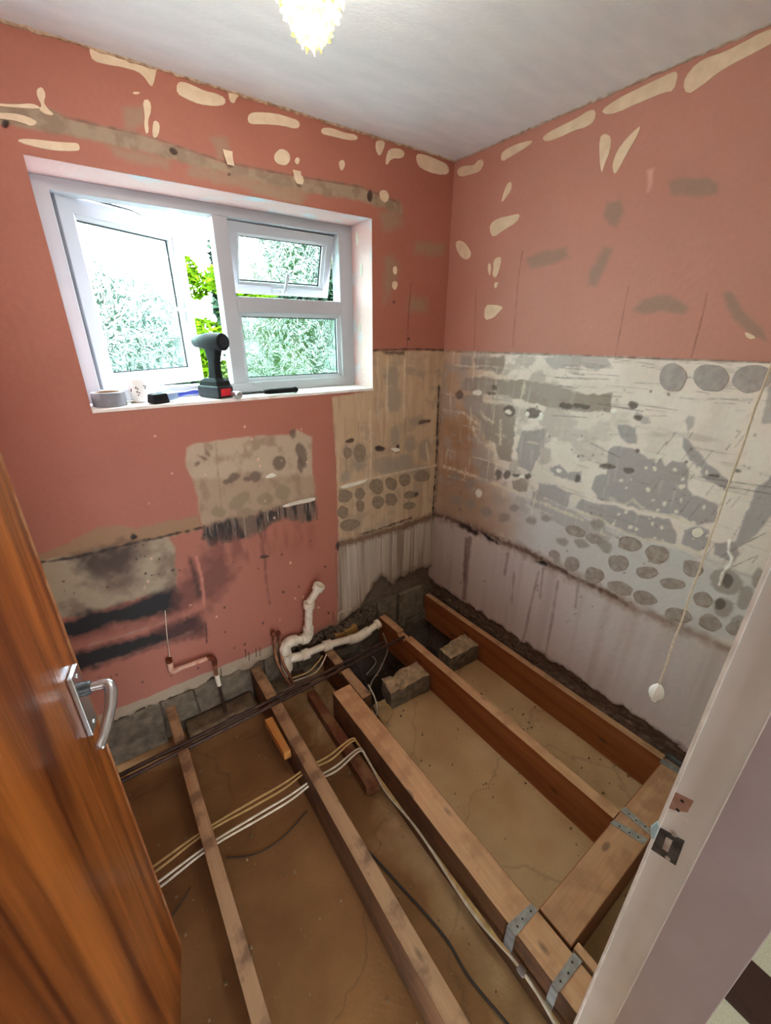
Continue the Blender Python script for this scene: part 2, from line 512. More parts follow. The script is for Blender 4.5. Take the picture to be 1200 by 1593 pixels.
def wall_mesh(name, A, Z, p, plane, hole=None):
    na, nz = len(A), len(Z)
    if plane == 'y':
        V = np.stack([p.a, p.h, p.z], 1)
    else:
        V = np.stack([p.h, p.a, p.z], 1)
    i, j = np.meshgrid(np.arange(na - 1), np.arange(nz - 1))
    i = i.ravel(); j = j.ravel()
    q = np.stack([j * na + i, j * na + i + 1, (j + 1) * na + i + 1, (j + 1) * na + i], 1)
    if hole:
        ca = (A[i] + A[i + 1]) / 2; cz = (Z[j] + Z[j + 1]) / 2
        q = q[~((ca > hole[0]) & (ca < hole[1]) & (cz > hole[2]) & (cz < hole[3]))]
    if plane == 'x':
        q = q[:, ::-1]
    used = np.unique(q)
    rm = np.full(len(V), -1); rm[used] = np.arange(len(used))
    V = V[used]; q = rm[q]; col = p.col[used]
    me = bpy.data.meshes.new(name)
    me.vertices.add(len(V)); me.vertices.foreach_set('co', V.ravel().astype(np.float32))
    me.loops.add(q.size); me.loops.foreach_set('vertex_index', q.ravel().astype(np.int32))
    me.polygons.add(len(q)); me.polygons.foreach_set('loop_start', (np.arange(len(q)) * 4).astype(np.int32))
    me.update(calc_edges=True)
    me.polygons.foreach_set('use_smooth', np.ones(len(q), bool))
    at_ = me.attributes.new('wear', 'FLOAT_COLOR', 'POINT')
    c4 = np.concatenate([np.clip(col, 0.002, 1), np.ones((len(col), 1))], 1)
    at_.data.foreach_set('color', c4.ravel().astype(np.float32))
    me.materials.append(M['wall'])
    me.update()
    o = bpy.data.objects.new(name, me)
    COL.objects.link(o)
    return o

def grid(breaks, step):
    out = []
    for a, b in zip(breaks[:-1], breaks[1:]):
        n = max(1, int(round((b - a) / step)))
        out += list(np.linspace(a, b, n, endpoint=False))
    return np.array(out + [breaks[-1]])

H = 2.36
WX0, WX1, WZ0, WZ1 = -1.617, -0.457, 1.388, 2.083     # window opening
FLOOR = -0.20
PINK = (172, 106, 87)
# ------------------------------------------------------------------ back wall
A = grid([-2.0, WX0, WX1, 0.05], 0.0036); Z = grid([FLOOR - 0.02, WZ0, WZ1, H], 0.0036)
p = Painter(A, Z, 'y')
p.mix(np.ones(len(p.a)), PINK)
big = p.nz_(3, 3, 11)
p.mul(np.clip((big - 0.45) * 3, 0, 1), (0.93, 0.90, 0.88))
# scar of an old rail above the window
rail = [(-40, 158), (75, 168), (100, 183), (230, 213), (350, 253), (450, 273), (560, 290), (625, 318), (626, 332), (560, 312), (450, 294), (330, 264), (200, 230), (100, 209), (60, 202), (-40, 186)]
p.mix(p.poly(rail, 3, 3, 21), (162, 140, 116), 0.0012)
p.mix(p.poly(rail, 3, 10, 22, 25) * np.clip((p.nz_(30, 30, 8) - 0.45) * 6, 0, 1) * 0.7, (136, 112, 90))
p.mix(p.line([(75, 168), (100, 182), (230, 212), (350, 252), (450, 272), (560, 290), (622, 316)], 2, 1.2, 1.5, 23), (120, 86, 70))
for q, sd in (([(300, 256), (480, 300), (480, 312), (400, 300), (290, 272)], 1), ([(165, 225), (262, 248), (262, 262), (180, 245)], 2), ([(190, 168), (222, 165), (225, 190), (195, 205)], 3),
              ([(330, 215), (352, 214), (358, 240), (340, 248)], 4), ([(590, 330), (622, 325), (628, 350), (598, 362)], 5), ([(645, 376), (692, 380), (690, 398), (648, 396)], 6),
              ([(635, 462), (665, 464), (664, 486), (637, 484)], 7), ([(598, 400), (612, 395), (622, 420), (610, 455), (598, 470)], 8), ([(395, 284), (470, 306), (470, 322), (395, 300)], 9)):
    p.mix(p.poly(q, 5, 5, 30 + sd) * 0.75, (158, 132, 108))
p.mix(p.ell(270, 235, 7, 4, 0.5, 1, 1.5), (70, 50, 40), 0.004)
p.mix(p.ell(577, 305, 4, 9, 0, 1, 2), (80, 60, 48), 0.004)
p.mix(p.ell(8, 192, 5, 6, 0, 1, 2), (60, 45, 38), 0.004)
p.mix(p.ell(357, 271, 2, 2, 0, 0.8, 0.5), (40, 30, 28), 0.004)
# beige tiled-off strip right of the window
strip = [(581, 546), (720, 545), (720, 1010), (520, 1010), (530, 945), (524, 740), (517, 618), (560, 611), (579, 606)]
ms = p.poly(strip, 1.2, 1.2, 40)
p.mix(ms, (196, 166, 134), 0.0015)
p.mix(ms * np.clip((p.nz_(16, 5, 41) - 0.5) * 4, 0, 1) * 0.7, (178, 148, 118))
p.mix(ms * np.clip((p.nz_(14, 18, 143) - 0.54) * 9, 0, 1) * 0.5, (160, 142, 122))
p.mix(ms * np.clip((p.nz_(70, 8, 144) - 0.62) * 8, 0, 1) * 0.4, (214, 190, 160))
p.mix(ms * np.clip((p.nz_(90, 5, 42) - 0.6) * 6, 0, 1) * 0.5, (150, 122, 98))
p.mix(p.line([(581, 545), (640, 543), (690, 545)], 2.5, 1.2, 1.2, 43), (74, 52, 44))
p.mix(p.poly([(594, 546), (630, 546), (630, 552), (600, 551)], 1.5, 2, 44), (110, 86, 70))
lower = [(527, 846), (560, 838), (600, 826), (640, 815), (684, 800), (684, 1010), (525, 1010)]
ml = p.poly(lower, 1.5, 2, 45)
p.mix(ml, (182, 166, 148))
p.mix(ml * np.clip((p.nz_(70, 1.6, 46) - 0.48) * 5, 0, 1) * 0.75, (128, 106, 88))
p.mix(ml * np.clip((p.nz_(120, 2.2, 47) - 0.58) * 6, 0, 1) * 0.6, (214, 200, 184))
p.mix(p.line([(527, 848), (560, 840), (600, 828), (640, 816), (680, 801)], 9, 3, 4, 48), (122, 92, 70), 0.004)
p.mix(p.line([(560, 832), (600, 820), (640, 806)], 2, 1.5, 2, 49), (64, 44, 36))
p.mix(p.ell(526, 850, 4, 8, 0, 1.5, 3), (52, 38, 32))
p.mix(p.ell(680, 803, 5, 8, 0, 1.5, 3), (40, 30, 26), 0.006)
p.mix(p.line([(684, 600), (682, 650), (681, 700), (677, 760), (674, 800)], 2.4, 1.2, 2, 50), (58, 42, 34), 0.003)
for (cx, cy, rx, ry) in ((610, 585, 12, 15), (640, 578, 8, 7), (657, 582, 7, 6), (614, 620, 12, 22), (650, 655, 16, 7), (615, 680, 9, 16), (540, 702, 7, 10), (560, 710, 12, 22), (638, 690, 10, 14), (662, 700, 10, 18),
                         (600, 725, 20, 14), (630, 722, 16, 16), (656, 735, 14, 12), (538, 742, 8, 9)):
    p.mix(p.ell(cx, cy, rx, ry, 0, 3, 4, int(cx)) * 0.8, (158, 142, 124))
for q in ([(530, 757), (550, 752), (568, 746)], [(568, 746), (600, 740), (640, 731), (680, 724)], [(576, 640), (578, 700), (576, 760)], [(630, 560), (629, 650)], [(603, 560), (602, 640)], [(664, 690), (668, 720)]):
    p.mix(p.line(q, 2.5, 1.5, 1.5, 51) * 0.8, (222, 200, 172))
p.mix(p.ell(592, 698, 8, 4, 0.1, 1, 2), (64, 44, 36), 0.004)
p.mix(p.ell(620, 698, 3, 6, 0.1, 1, 2), (64, 44, 36), 0.004)
p.mix(p.ell(545, 686, 7, 3, -0.2, 1, 2), (90, 66, 52), 0.004)
p.mix(p.ell(643, 770, 8, 5, -0.2, 1, 3), (90, 70, 56), 0.004)
p.mix(p.ell(662, 656, 10, 3, -0.2, 1, 2), (100, 76, 60), 0.002)
# middle patch under the window
mid = [(290, 697), (302, 690), (345, 684), (400, 678), (455, 676), (462, 668), (485, 680), (486, 730), (489, 776), (440, 788), (400, 798), (315, 818), (308, 770), (300, 745), (289, 725)]
mm = p.poly(mid, 1.5, 1.5, 60)
p.mix(mm, (184, 162, 138), 0.001)
p.mix(p.poly([(302, 745), (488, 740), (490, 778), (400, 800), (316, 818)], 3, 4, 61), (172, 146, 120))
p.mix(mm * np.clip((p.nz_(26, 20, 62) - 0.55) * 5, 0, 1) * 0.7, (148, 122, 100))
for (cx, cy, rx, ry, an) in ((315, 712, 9, 2, .5), (323, 705, 7, 2, 1.0), (307, 722, 5, 3, -.8), (365, 742, 10, 7, -.5), (398, 742, 9, 8, .4), (355, 750, 8, 4, 0), (470, 708, 8, 20, -.25), (456, 675, 5, 8, 0), (468, 722, 5, 14, 0), (385, 745, 5, 4, 0), (435, 720, 10, 12, 0.6)):
    p.mix(p.ell(cx, cy, rx, ry, an, 1.5, 2.5, int(cx + cy)) * 0.85, (108, 88, 74), 0.002)
p.mix(p.line([(336, 690), (339, 735), (345, 790)], 1.5, 1, 1, 63) * 0.7, (132, 110, 92))
for (cx, cy, rx, ry, an) in ((373, 779, 20, 10, -.7), (413, 777, 13, 10, -.2), (440, 766, 12, 12, 0), (340, 797, 12, 8, 0), (380, 795, 12, 5, -.2)):
    p.mix(p.ell(cx, cy, rx, ry, an, 2, 2, int(cx)) * 0.75, (142, 124, 98))
p.mix(p.line([(318, 818), (360, 806), (400, 795), (440, 786), (490, 774)], 5, 2, 3, 64) * 0.9, (150, 126, 102))
# mouldy band below the patch
mould = [(316, 820), (360, 808), (420, 795), (491, 778), (492, 806), (470, 812), (440, 806), (425, 812), (410, 825), (380, 838), (350, 842), (325, 848), (317, 838)]
mo = p.poly(mould, 3, 5, 66, 60)
p.mix(mo * 0.92, (110, 94, 80))
p.mix(mo * np.clip((p.nz_(60, 9, 67) - 0.42) * 5, 0, 1), (48, 38, 32))
p.mix(mo * np.clip((p.nz_(110, 7, 68) - 0.62) * 8, 0, 1) * 0.8, (176, 156, 138))
# brown torn strip and beige patch on the left
p.mix(p.poly([(60, 862), (110, 842), (150, 822), (180, 818), (215, 822), (250, 814), (312, 800), (312, 822), (260, 838), (200, 850), (130, 864), (60, 874)], 2, 4, 70), (158, 122, 90), 0.0015)
left = [(60, 872), (130, 862), (200, 845), (262, 836), (272, 850), (275, 918), (200, 935), (110, 962), (80, 960)]
mlf = p.poly(left, 2, 4, 71)
p.mix(mlf, (168, 150, 124), 0.001)
p.mix(mlf * np.clip((p.nz_(12, 12, 72) - 0.46) * 5, 0, 1) * 0.8, (120, 98, 80))
p.mix(p.poly([(118, 864), (160, 855), (205, 846), (215, 870), (190, 890), (150, 900), (118, 885)], 12, 14, 73, 30) * 0.85, (52, 38, 30))
p.mix(p.poly([(150, 880), (215, 870), (215, 915), (170, 925)], 14, 12, 74, 40) * 0.5, (92, 66, 56))
p.mix(p.line([(60, 876), (110, 869), (160, 858), (205, 846), (260, 834), (316, 820)], 3, 1.5, 3, 75), (52, 36, 30), 0.002)
p.mix(p.ell(208, 836, 6, 5, 0, 1.5, 3), (40, 30, 26), 0.003)
for k in range(11):
    p.mix(p.ell(240 + rng.uniform(-30, 30), 850 + rng.uniform(-12, 50), rng.uniform(.8, 1.9), rng.uniform(.8, 2.2), 0, 0.8, 0.6), (40, 30, 26))
# black mould stripes
for q, sd, c, am in (([(95, 965), (150, 950), (200, 938), (270, 915), (282, 925), (278, 948), (230, 962), (170, 975), (125, 990), (95, 996)], 80, (22, 16, 14), 1.0),
                     ([(270, 912), (300, 900), (312, 930), (290, 950), (268, 950)], 85, (96, 52, 44), 0.7),
                     ([(95, 1022), (160, 1004), (220, 988), (262, 974), (308, 958), (318, 976), (280, 994), (220, 1012), (170, 1030), (130, 1045), (95, 1056)], 82, (26, 18, 16), 1.0),
                     ([(240, 980), (312, 955), (322, 990), (270, 1000)], 84, (84, 46, 38), 0.75)):
    p.mix(p.poly(q, 6, 7, sd, 30) * am, c)
p.mix(p.line([(140, 1003), (190, 989), (250, 970), (262, 964)], 1.6, 1.2, 2, 86) * 0.7, (170, 142, 128))
p.mix(p.line([(150, 1034), (200, 1020), (260, 998), (300, 982)], 2.5, 2, 3, 87) * 0.5, (150, 110, 94))
p.mix(p.poly([(95, 996), (150, 982), (280, 950), (280, 960), (160, 992), (95, 1010)], 6, 5, 88) * 0.4, (110, 62, 50))
# rusty runs right of the mould
p.mix(p.poly([(318, 860), (350, 860), (362, 890), (350, 920), (325, 940), (310, 930), (300, 890)], 14, 16, 90, 24) * 0.75, (104, 58, 48))
p.mix(p.line([(296, 870), (303, 895), (310, 925)], 7, 4, 3, 91) * 0.9, (60, 38, 32))
p.mix(p.line([(306, 868), (314, 900), (318, 940)], 4, 2, 2, 92) * 0.7, (216, 140, 120))
p.mix(p.poly([(330, 842), (420, 812), (428, 850), (415, 870), (340, 872)], 12, 14, 93, 30) * np.clip((p.nz_(40, 8, 94) - 0.4) * 4, 0, 1) * 0.6, (112, 62, 52))
p.mix(p.poly([(415, 815), (490, 800), (490, 850), (420, 860)], 10, 8, 95, 30) * np.clip((p.nz_(40, 10, 96) - 0.45) * 4, 0, 1) * 0.5, (134, 76, 62))
p.mix(p.line([(405, 830), (412, 865), (414, 900), (420, 940)], 2.2, 1.5, 2, 97) * 0.7, (104, 64, 52))
p.mix(p.ell(412, 866, 8, 2, -0.1, 1, 1.5), (58, 40, 34))
p.mix(p.line([(320, 970), (322, 1000)], 1.6, 1, 1, 98), (58, 36, 30))
p.mix(p.line([(526, 930), (522, 860)], 1.4, 1, 1, 99) * 0.6, (120, 80, 66))
for k in range(40):
    x_, y_ = rng.uniform(90, 520), rng.uniform(830, 1070)
    p.mix(p.ell(x_, y_, rng.uniform(.8, 2.2), rng.uniform(.8, 2.2), 0, 0.8, 0.8, k), (74, 46, 40))
for k in range(26):
    x_, y_ = rng.uniform(200, 515), rng.uniform(650, 1000)
    p.mix(p.ell(x_, y_, rng.uniform(.8, 1.8), rng.uniform(.8, 1.8), 0, 0.8, 0.8, k), (236, 190, 172))
p.mix(p.line([(640, 440), (636, 490), (633, 545)], 1.4, 1, 0.6, 100) * 0.8, (120, 66, 58))
p.mix(p.ell(613, 470, 2, 2, 0, .8, .4), (90, 60, 54)); p.mix(p.ell(636, 527, 2, 2, 0, .8, .4), (60, 40, 36))
p.mix(p.poly([(630, 40), (640, 20), (720, 250), (700, 260)], 6, 4, 101) * 0.0, (170, 100, 84))
# plaster's broken lower edge, blockwork below it
xs = [-2.05, -1.84, -1.41, -1.23, -1.0, -0.70, -0.56, -0.47, -0.40, -0.33, -0.17, -0.02, 0.06]
zs = [0.065, 0.063, 0.058, 0.035, 0.06, 0.075, 0.125, 0.24, 0.285, 0.205, 0.24, 0.225, 0.20]
edge = np.interp(p.a, xs, zs) + (p.nz_(26, 26, 110) - 0.5) * 0.05
p.mix(np.clip((0.122 + (p.nz_(20, 20, 111) - 0.5) * 0.02 - p.z) / 0.006, 0, 1) * (p.a < -0.95), (172, 152, 128), 0.001)
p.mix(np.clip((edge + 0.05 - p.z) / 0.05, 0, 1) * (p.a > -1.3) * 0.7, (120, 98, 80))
lo = np.clip((edge - p.z) / 0.006, 0, 1)
p.mix(lo, (112, 96, 80))
p.mix(lo * np.clip((p.nz_(24, 24, 112) - 0.45) * 5, 0, 1), (116, 100, 84))
p.h += lo * (0.022 + p.nz_(40, 40, 113) * 0.014)
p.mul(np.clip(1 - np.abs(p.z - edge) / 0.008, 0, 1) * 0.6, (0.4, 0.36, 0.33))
p.h += (p.nz_(60, 60, 114) - 0.5) * 0.0012
wall_back = wall_mesh('wall_back', A, Z, p, 'y', (WX0, WX1, WZ0, WZ1))
tag(wall_back, 'pink painted window wall with mouldy stripped tile patches and broken plaster at its foot', 'wall', kind='structure')

# ------------------------------------------------------------------ right wall
A = grid([-1.70, 0.05], 0.0034); Z = grid([FLOOR - 0.02, H], 0.0036)
p = Painter(A, Z, 'x')
p.mix(np.ones(len(p.a)), (190, 131, 115))
p.mul(np.clip((p.nz_(3, 3, 211) - 0.45) * 3, 0, 1), (0.94, 0.92, 0.90))
for q, sd in (([(1040, 283), (1060, 277), (1100, 277), (1118, 285), (1116, 302), (1085, 306), (1045, 303)], 1), ([(945, 315), (965, 313), (971, 330), (960, 356), (948, 350), (941, 335)], 2),
              ([(820, 402), (845, 390), (882, 385), (886, 400), (862, 410), (825, 418)], 3), ([(940, 385), (952, 388), (945, 410), (928, 445), (915, 444), (918, 422)], 4),
              ([(984, 484), (1000, 466), (1030, 458), (1058, 466), (1072, 480), (1064, 488), (1030, 484), (1005, 488)], 5), ([(1124, 456), (1138, 454), (1160, 486), (1186, 512), (1196, 532), (1170, 522), (1140, 495)], 6)):
    p.mix(p.poly(q, 4, 3, 220 + sd) * 0.8, (150, 122, 106))
p.mix(p.poly([(1008, 265), (1018, 262), (1014, 290), (1008, 298)], 3, 2, 228) * 0.6, (230, 176, 160))
for q, am in (([(1101, 458), (1090, 505), (1076, 557)], 0.9), ([(978, 446), (968, 500), (958, 553)], 0.55), ([(813, 390), (806, 440), (798, 540)], 0.5), ([(741, 450), (738, 545)], 0.4)):
    p.mix(p.line(q, 1.3, 1, 0.8, 229) * am, (112, 60, 52), 0.001)
tile = [(600, 545), (690, 545), (860, 551), (1020, 557), (1260, 566), (1260, 1300), (600, 1300)]
mt = p.poly(tile, 1.0, 0.8, 230)
p.mix(mt, (234, 222, 212), 0.0018)
p.mix(mt * np.clip((p.nz_(7, 5, 231) - 0.42) * 4, 0, 1) * 0.6, (216, 203, 190))
p.mix(p.line([(690, 546), (860, 552), (1020, 558), (1220, 565)], 2.2, 1.2, 1.2, 232) * 0.8, (96, 70, 60))
# brown near the corner: staining, plus window-light falloff put into the colour
corner_tone = np.clip((p.u * -1 + 810 + (p.nz_(5, 5, 233) - 0.5) * 130) / 110, 0, 1) * mt
p.mix(corner_tone * 0.85, (178, 138, 100))
p.mix(p.poly([(690, 650), (750, 655), (760, 740), (690, 745)], 18, 12, 234, 20) * 0.6, (150, 106, 68))
p.mix(p.poly([(680, 735), (760, 755), (830, 785), (830, 860), (760, 830), (680, 800)], 10, 10, 235, 20) * 0.55, (150, 122, 100))
# bluish grey ground of the lower rows
p.mix(p.poly([(800, 760), (900, 790), (1000, 830), (1100, 870), (1200, 905), (1260, 1000), (1100, 1000), (1000, 955), (900, 900), (800, 850)], 16, 12, 236, 16) * 0.8, (200, 198, 198))
GREY = (172, 164, 162)
shapes = [([(716, 556), (730, 553), (735, 570), (728, 577), (716, 574)], 0), ([(738, 556), (765, 555), (786, 553), (786, 572), (775, 582), (760, 576), (740, 575)], 0),
          ([(722, 588), (760, 586), (775, 591), (774, 612), (745, 613), (717, 606)], 0), ([(773, 590), (815, 591), (870, 600), (910, 614), (952, 612), (950, 641), (900, 640), (860, 634), (815, 623), (775, 614)], 0),
          ([(845, 557), (880, 552), (945, 556), (950, 568), (930, 577), (900, 570), (860, 574)], 1), ([(720, 616), (750, 613), (753, 626), (798, 632), (802, 652), (800, 682), (795, 718), (775, 714), (770, 690), (755, 684), (745, 650), (725, 640)], 0),
          ([(812, 672), (850, 667), (846, 690), (836, 715), (826, 736), (806, 726), (803, 700)], 0), ([(736, 706), (770, 720), (771, 744), (748, 748)], 1), ([(796, 748), (812, 744), (822, 752), (818, 766), (800, 764)], 0),
          ([(855, 728), (870, 722), (884, 735), (905, 733), (903, 750), (885, 746), (862, 740)], 0), ([(837, 750), (862, 754), (888, 768), (882, 790), (850, 775), (836, 770)], 0),
          ([(945, 700), (955, 693), (985, 697), (1008, 714), (1026, 711), (1036, 724), (1046, 717), (1066, 720), (1072, 736), (1068, 758), (1078, 770), (1092, 774), (1116, 785), (1114, 812), (1080, 816), (1060, 802), (1020, 797), (990, 791), (960, 781), (930, 776), (921, 760), (926, 740), (944, 734)], 0),
          ([(905, 775), (926, 783), (960, 787), (1000, 802), (1040, 807), (1053, 830), (1051, 846), (1010, 839), (970, 826), (930, 806), (894, 790)], 0), ([(960, 660), (990, 664), (991, 690), (970, 688), (962, 675)], 0),
          ([(1065, 826), (1084, 815), (1105, 825), (1104, 850), (1086, 858), (1060, 846)], 0), ([(1112, 845), (1145, 842), (1150, 862), (1140, 876), (1110, 862)], 0), ([(1062, 680), (1070, 684), (1100, 720), (1136, 750), (1128, 763), (1100, 746), (1075, 716), (1062, 696)], 0),
          ([(1210, 735), (1210, 790), (1178, 830), (1152, 850), (1140, 850), (1160, 800), (1178, 758)], 0), ([(1066, 655), (1072, 646), (1083, 648), (1078, 664), (1070, 671)], 1), ([(990, 640), (1010, 650), (1013, 658), (1000, 660), (985, 650)], 1),
          ([(830, 765), (838, 772), (870, 785), (900, 800), (930, 815), (960, 835), (930, 838), (880, 820), (840, 800), (825, 785)], 1), ([(1195, 600), (1210, 590), (1210, 660), (1186, 658)], 1)]
for i, (q, k) in enumerate(shapes):
    p.mix(p.poly(q, 1.5, 3, 240 + i, 45) * (1.0 if k == 0 else 0.75), GREY if q[0][0] > 800 else (160, 146, 134), -0.0012)
for i in range(46):
    x_, y_ = rng.uniform(930, 1110), rng.uniform(700, 850)
    p.mix(p.ell(x_, y_, rng.uniform(1, 5), rng.uniform(1, 4), rng.uniform(0, 3), 1, 2, i, 120), (228, 222, 206))
for q in ([(950, 775), (970, 785), (985, 778), (1000, 790), (1022, 800), (1045, 803), (1065, 812), (1090, 820)], [(900, 797), (925, 803), (960, 822), (1000, 838), (1050, 848), (1090, 862)],
          [(745, 585), (760, 580), (775, 585), (790, 590)], [(815, 590), (815, 612)], [(748, 640), (758, 652), (768, 657)], [(779, 655), (778, 690)], [(806, 670), (805, 695)], [(735, 665), (740, 680), (750, 690), (770, 695), (772, 740)],
          [(690, 638), (720, 642), (745, 660)], [(690, 726), (730, 738), (790, 760), (850, 785), (905, 808)], [(890, 790), (895, 770), (905, 755)]):
    p.mix(p.line(q, 3, 2, 3, 260, 70) * 0.85, (226, 216, 194))
# ghost of the tile joints, broken by scraping
def joints(p, m, zt, c, am, seed, pitch=0.108):
    fa = np.abs(((p.a + (p.nz_(9, 9, seed) - 0.5) * 0.03) / pitch) % 1.0 - 0.5) * pitch
    fz = np.abs(((p.z - zt + (p.nz_(9, 9, seed + 1) - 0.5) * 0.03) / pitch) % 1.0 - 0.5) * pitch
    d = np.minimum(fa, fz) - (p.nz_(45, 45, seed + 2) - 0.5) * 0.012
    g = np.clip((0.006 - d) / 0.004, 0, 1) * np.clip((p.nz_(9, 9, seed + 3) - 0.47) * 7, 0, 1)
    p.mix(m * g * am, c, -0.0008)
upper = mt * np.clip((p.z - 0.80) / 0.05, 0, 1)
p.mix(upper * np.clip((p.nz_(13, 17, 262) - 0.53) * 9, 0, 1) * np.clip((1050 - p.u) / 200, 0, 1) * 0.6, (170, 160, 152), 0.0004)
joints(p, upper * np.clip((1080 - p.u) / 160, 0, 1), 1.56, (226, 216, 196), 0.55, 263, 0.152)
p.mix(upper * np.clip((p.nz_(60, 8, 268) - 0.66) * 8, 0, 1) * 0.15, (240, 236, 226))
p.mix(upper * np.clip((p.nz_(8, 70, 269) - 0.66) * 8, 0, 1) * 0.3, (150, 138, 126))
# lower rows of ovals scraped to the brown
for i, (cx, cy, rx, ry, an) in enumerate(((1130, 905, 26, 20, .3), (1125, 946, 15, 15, 0), (1150, 968, 14, 10, 0), (930, 815, 12, 8, 0), (905, 846, 12, 7, .3), (875, 842, 10, 6, .3), (850, 806, 8, 5, .2), (940, 848, 14, 9, .8), (866, 868, 6, 10, 0),
                                          (708, 742, 9, 8, 0), (730, 752, 9, 8, 0), (710, 778, 10, 7, .2), (732, 784, 8, 8, .2), (756, 796, 9, 7, .2), (785, 806, 9, 7, .2), (800, 790, 7, 6, .2), (826, 810, 8, 6, .2), (1160, 930, 12, 20, .3), (1180, 900, 10, 16, .3))):
    p.mix(p.ell(cx, cy, rx, ry, an, 2, 3, 270 + i, 60) * 0.8, (150, 138, 128), -0.001)
# scar line and drips
scar = [(676, 800), (710, 812), (745, 825), (775, 840), (810, 855), (850, 875), (890, 898), (930, 916), (975, 940), (1010, 956), (1050, 972), (1100, 995), (1180, 1030)]
below = p.poly(scar + [(1260, 1060), (1260, 1300), (600, 1300), (600, 800)], 3, 3, 281)
p.mix(below, (204, 192, 188), 0.0)
p.mix(below * np.clip((780 - p.u) / 120, 0, 1) * 0.5, (160, 134, 112))
p.mix(below * np.clip((p.nz_(18, 1.1, 282) - 0.52) * 4, 0, 1) * 0.35, (164, 142, 132))
p.mix(below * np.clip((p.nz_(60, 1.5, 283) - 0.6) * 5, 0, 1) * 0.25, (214, 204, 200))
p.mix(p.line(scar, 14, 6, 6, 284, 40) * 0.8, (146, 118, 100), 0.002)
p.mix(p.line(scar[:9], 5, 3, 5, 285, 60) * 0.8, (84, 60, 48), 0.004)
p.mix(p.poly([(748, 828), (772, 842), (774, 847), (760, 842)], 1.5, 2, 286), (26, 18, 16), 0.008)
p.mix(p.ell(843, 877, 9, 3, .3, 1.5, 2), (28, 20, 18), 0.008)
p.mix(p.line([(718, 818), (740, 830)], 6, 2, 3, 287), (54, 38, 32), 0.005)
for q, wd, c in (([(731, 838), (727, 870), (722, 930)], 7, (116, 84, 72)), ([(725, 838), (722, 900)], 3, (96, 66, 56)), ([(838, 890), (826, 940), (814, 996)], 3, (118, 92, 82)), ([(845, 885), (840, 930)], 3, (126, 100, 88)),
                 ([(868, 905), (858, 970), (848, 1022)], 3, (130, 106, 98)), ([(790, 862), (785, 895)], 3, (128, 102, 90)), ([(800, 890), (796, 940)], 2.5, (134, 110, 100)), ([(900, 905), (895, 945)], 4, (134, 112, 104)), ([(1010, 965), (985, 1060)], 3, (196, 186, 182)), ([(1075, 1005), (1055, 1080)], 4, (198, 190, 186))):
    p.mix(p.line(q, wd, 2, 1.5, 288, 30) * 0.7, c)
# scratches
for i in range(54):
    x_, y_ = rng.uniform(850, 1190), rng.uniform(556, 650)
    L = rng.uniform(15, 70)
    p.mix(p.line([(x_, y_), (x_ + L, y_ + L * 0.09 + rng.uniform(-3, 3))], 0.9, 0.9, 0.8, i) * rng.uniform(.3, .8), (112, 104, 96))
for i in range(30):
    x_, y_ = rng.uniform(1010, 1199), rng.uniform(680, 880)
    L = rng.uniform(10, 34)
    p.mix(p.line([(x_, y_), (x_ + L * 0.55, y_ - L * 0.7)], 1.2, 0.9, 0.6, i) * rng.uniform(.4, .85), (118, 108, 102))
for q in ([(1090, 742), (1140, 750), (1200, 758)], [(1120, 756), (1160, 762), (1210, 770)], [(930, 628), (1000, 640)], [(920, 690), (965, 712)], [(915, 715), (950, 728)], [(1120, 868), (1150, 850), (1190, 830)], [(1140, 882), (1175, 866)]):
    p.mix(p.line(q, 1.6, 1, 1, 290) * 0.75, (112, 104, 98))
# dark pits
for (cx, cy, rx, ry) in ((714, 614, 6, 7), (793, 640, 9, 9), (830, 643, 12, 8), (880, 632, 10, 5), (905, 632, 14, 4), (775, 739, 5, 8), (788, 739, 5, 6), (820, 741, 5, 5), (805, 740, 8, 3), (898, 745, 4, 7), (945, 726, 13, 4), (978, 732, 8, 5), (985, 630, 8, 6), (992, 650, 7, 4), (770, 604, 4, 5), (765, 612, 6, 2), (1012, 609, 2.5, 2.5), (1040, 614, 2.5, 2.5), (1166, 627, 2, 2),
                         (992, 702, 2.5, 2.5), (1068, 719, 2.5, 2.5), (1148, 733, 5, 2), (855, 679, 2, 2), (900, 709, 2, 2), (1110, 741, 9, 3), (962, 878, 6, 5), (970, 884, 4, 3), (1076, 885, 9, 9), (1132, 905, 9, 12), (1120, 940, 8, 9)):
    p.mix(p.ell(cx, cy, rx, ry, .1, 1.2, 3, int(cx)) * 0.85, (96, 86, 78), 0.003)
for (cx, cy, rx, ry) in ((791, 641, 5, 4), (820, 644, 3, 4), (842, 648, 4, 6), (743, 611, 7, 4), (955, 640, 5, 3), (745, 768, 5, 7), (870, 732, 4, 3), (812, 741, 4, 2)):
    p.mix(p.ell(cx, cy, rx, ry, .1, 1, 2, int(cx)), (236, 232, 222), -0.002)
for i in range(90):
    x_, y_ = rng.uniform(690, 1190), rng.uniform(600, 980)
    p.mix(p.ell(x_, y_, rng.uniform(.8, 3), rng.uniform(.8, 2), rng.uniform(0, 3), 1, 1, i) * 0.6, (118, 104, 94))
p.mix(p.line([(1136, 842), (1134, 858), (1140, 868), (1136, 880), (1126, 890), (1120, 910)], 3, 1.2, 2, 291), (250, 246, 238), -0.003)
p.mix(p.line([(686, 560), (684, 640), (681, 700), (677, 780)], 2.5, 1.5, 2, 292) * 0.8, (74, 54, 42), 0.002)
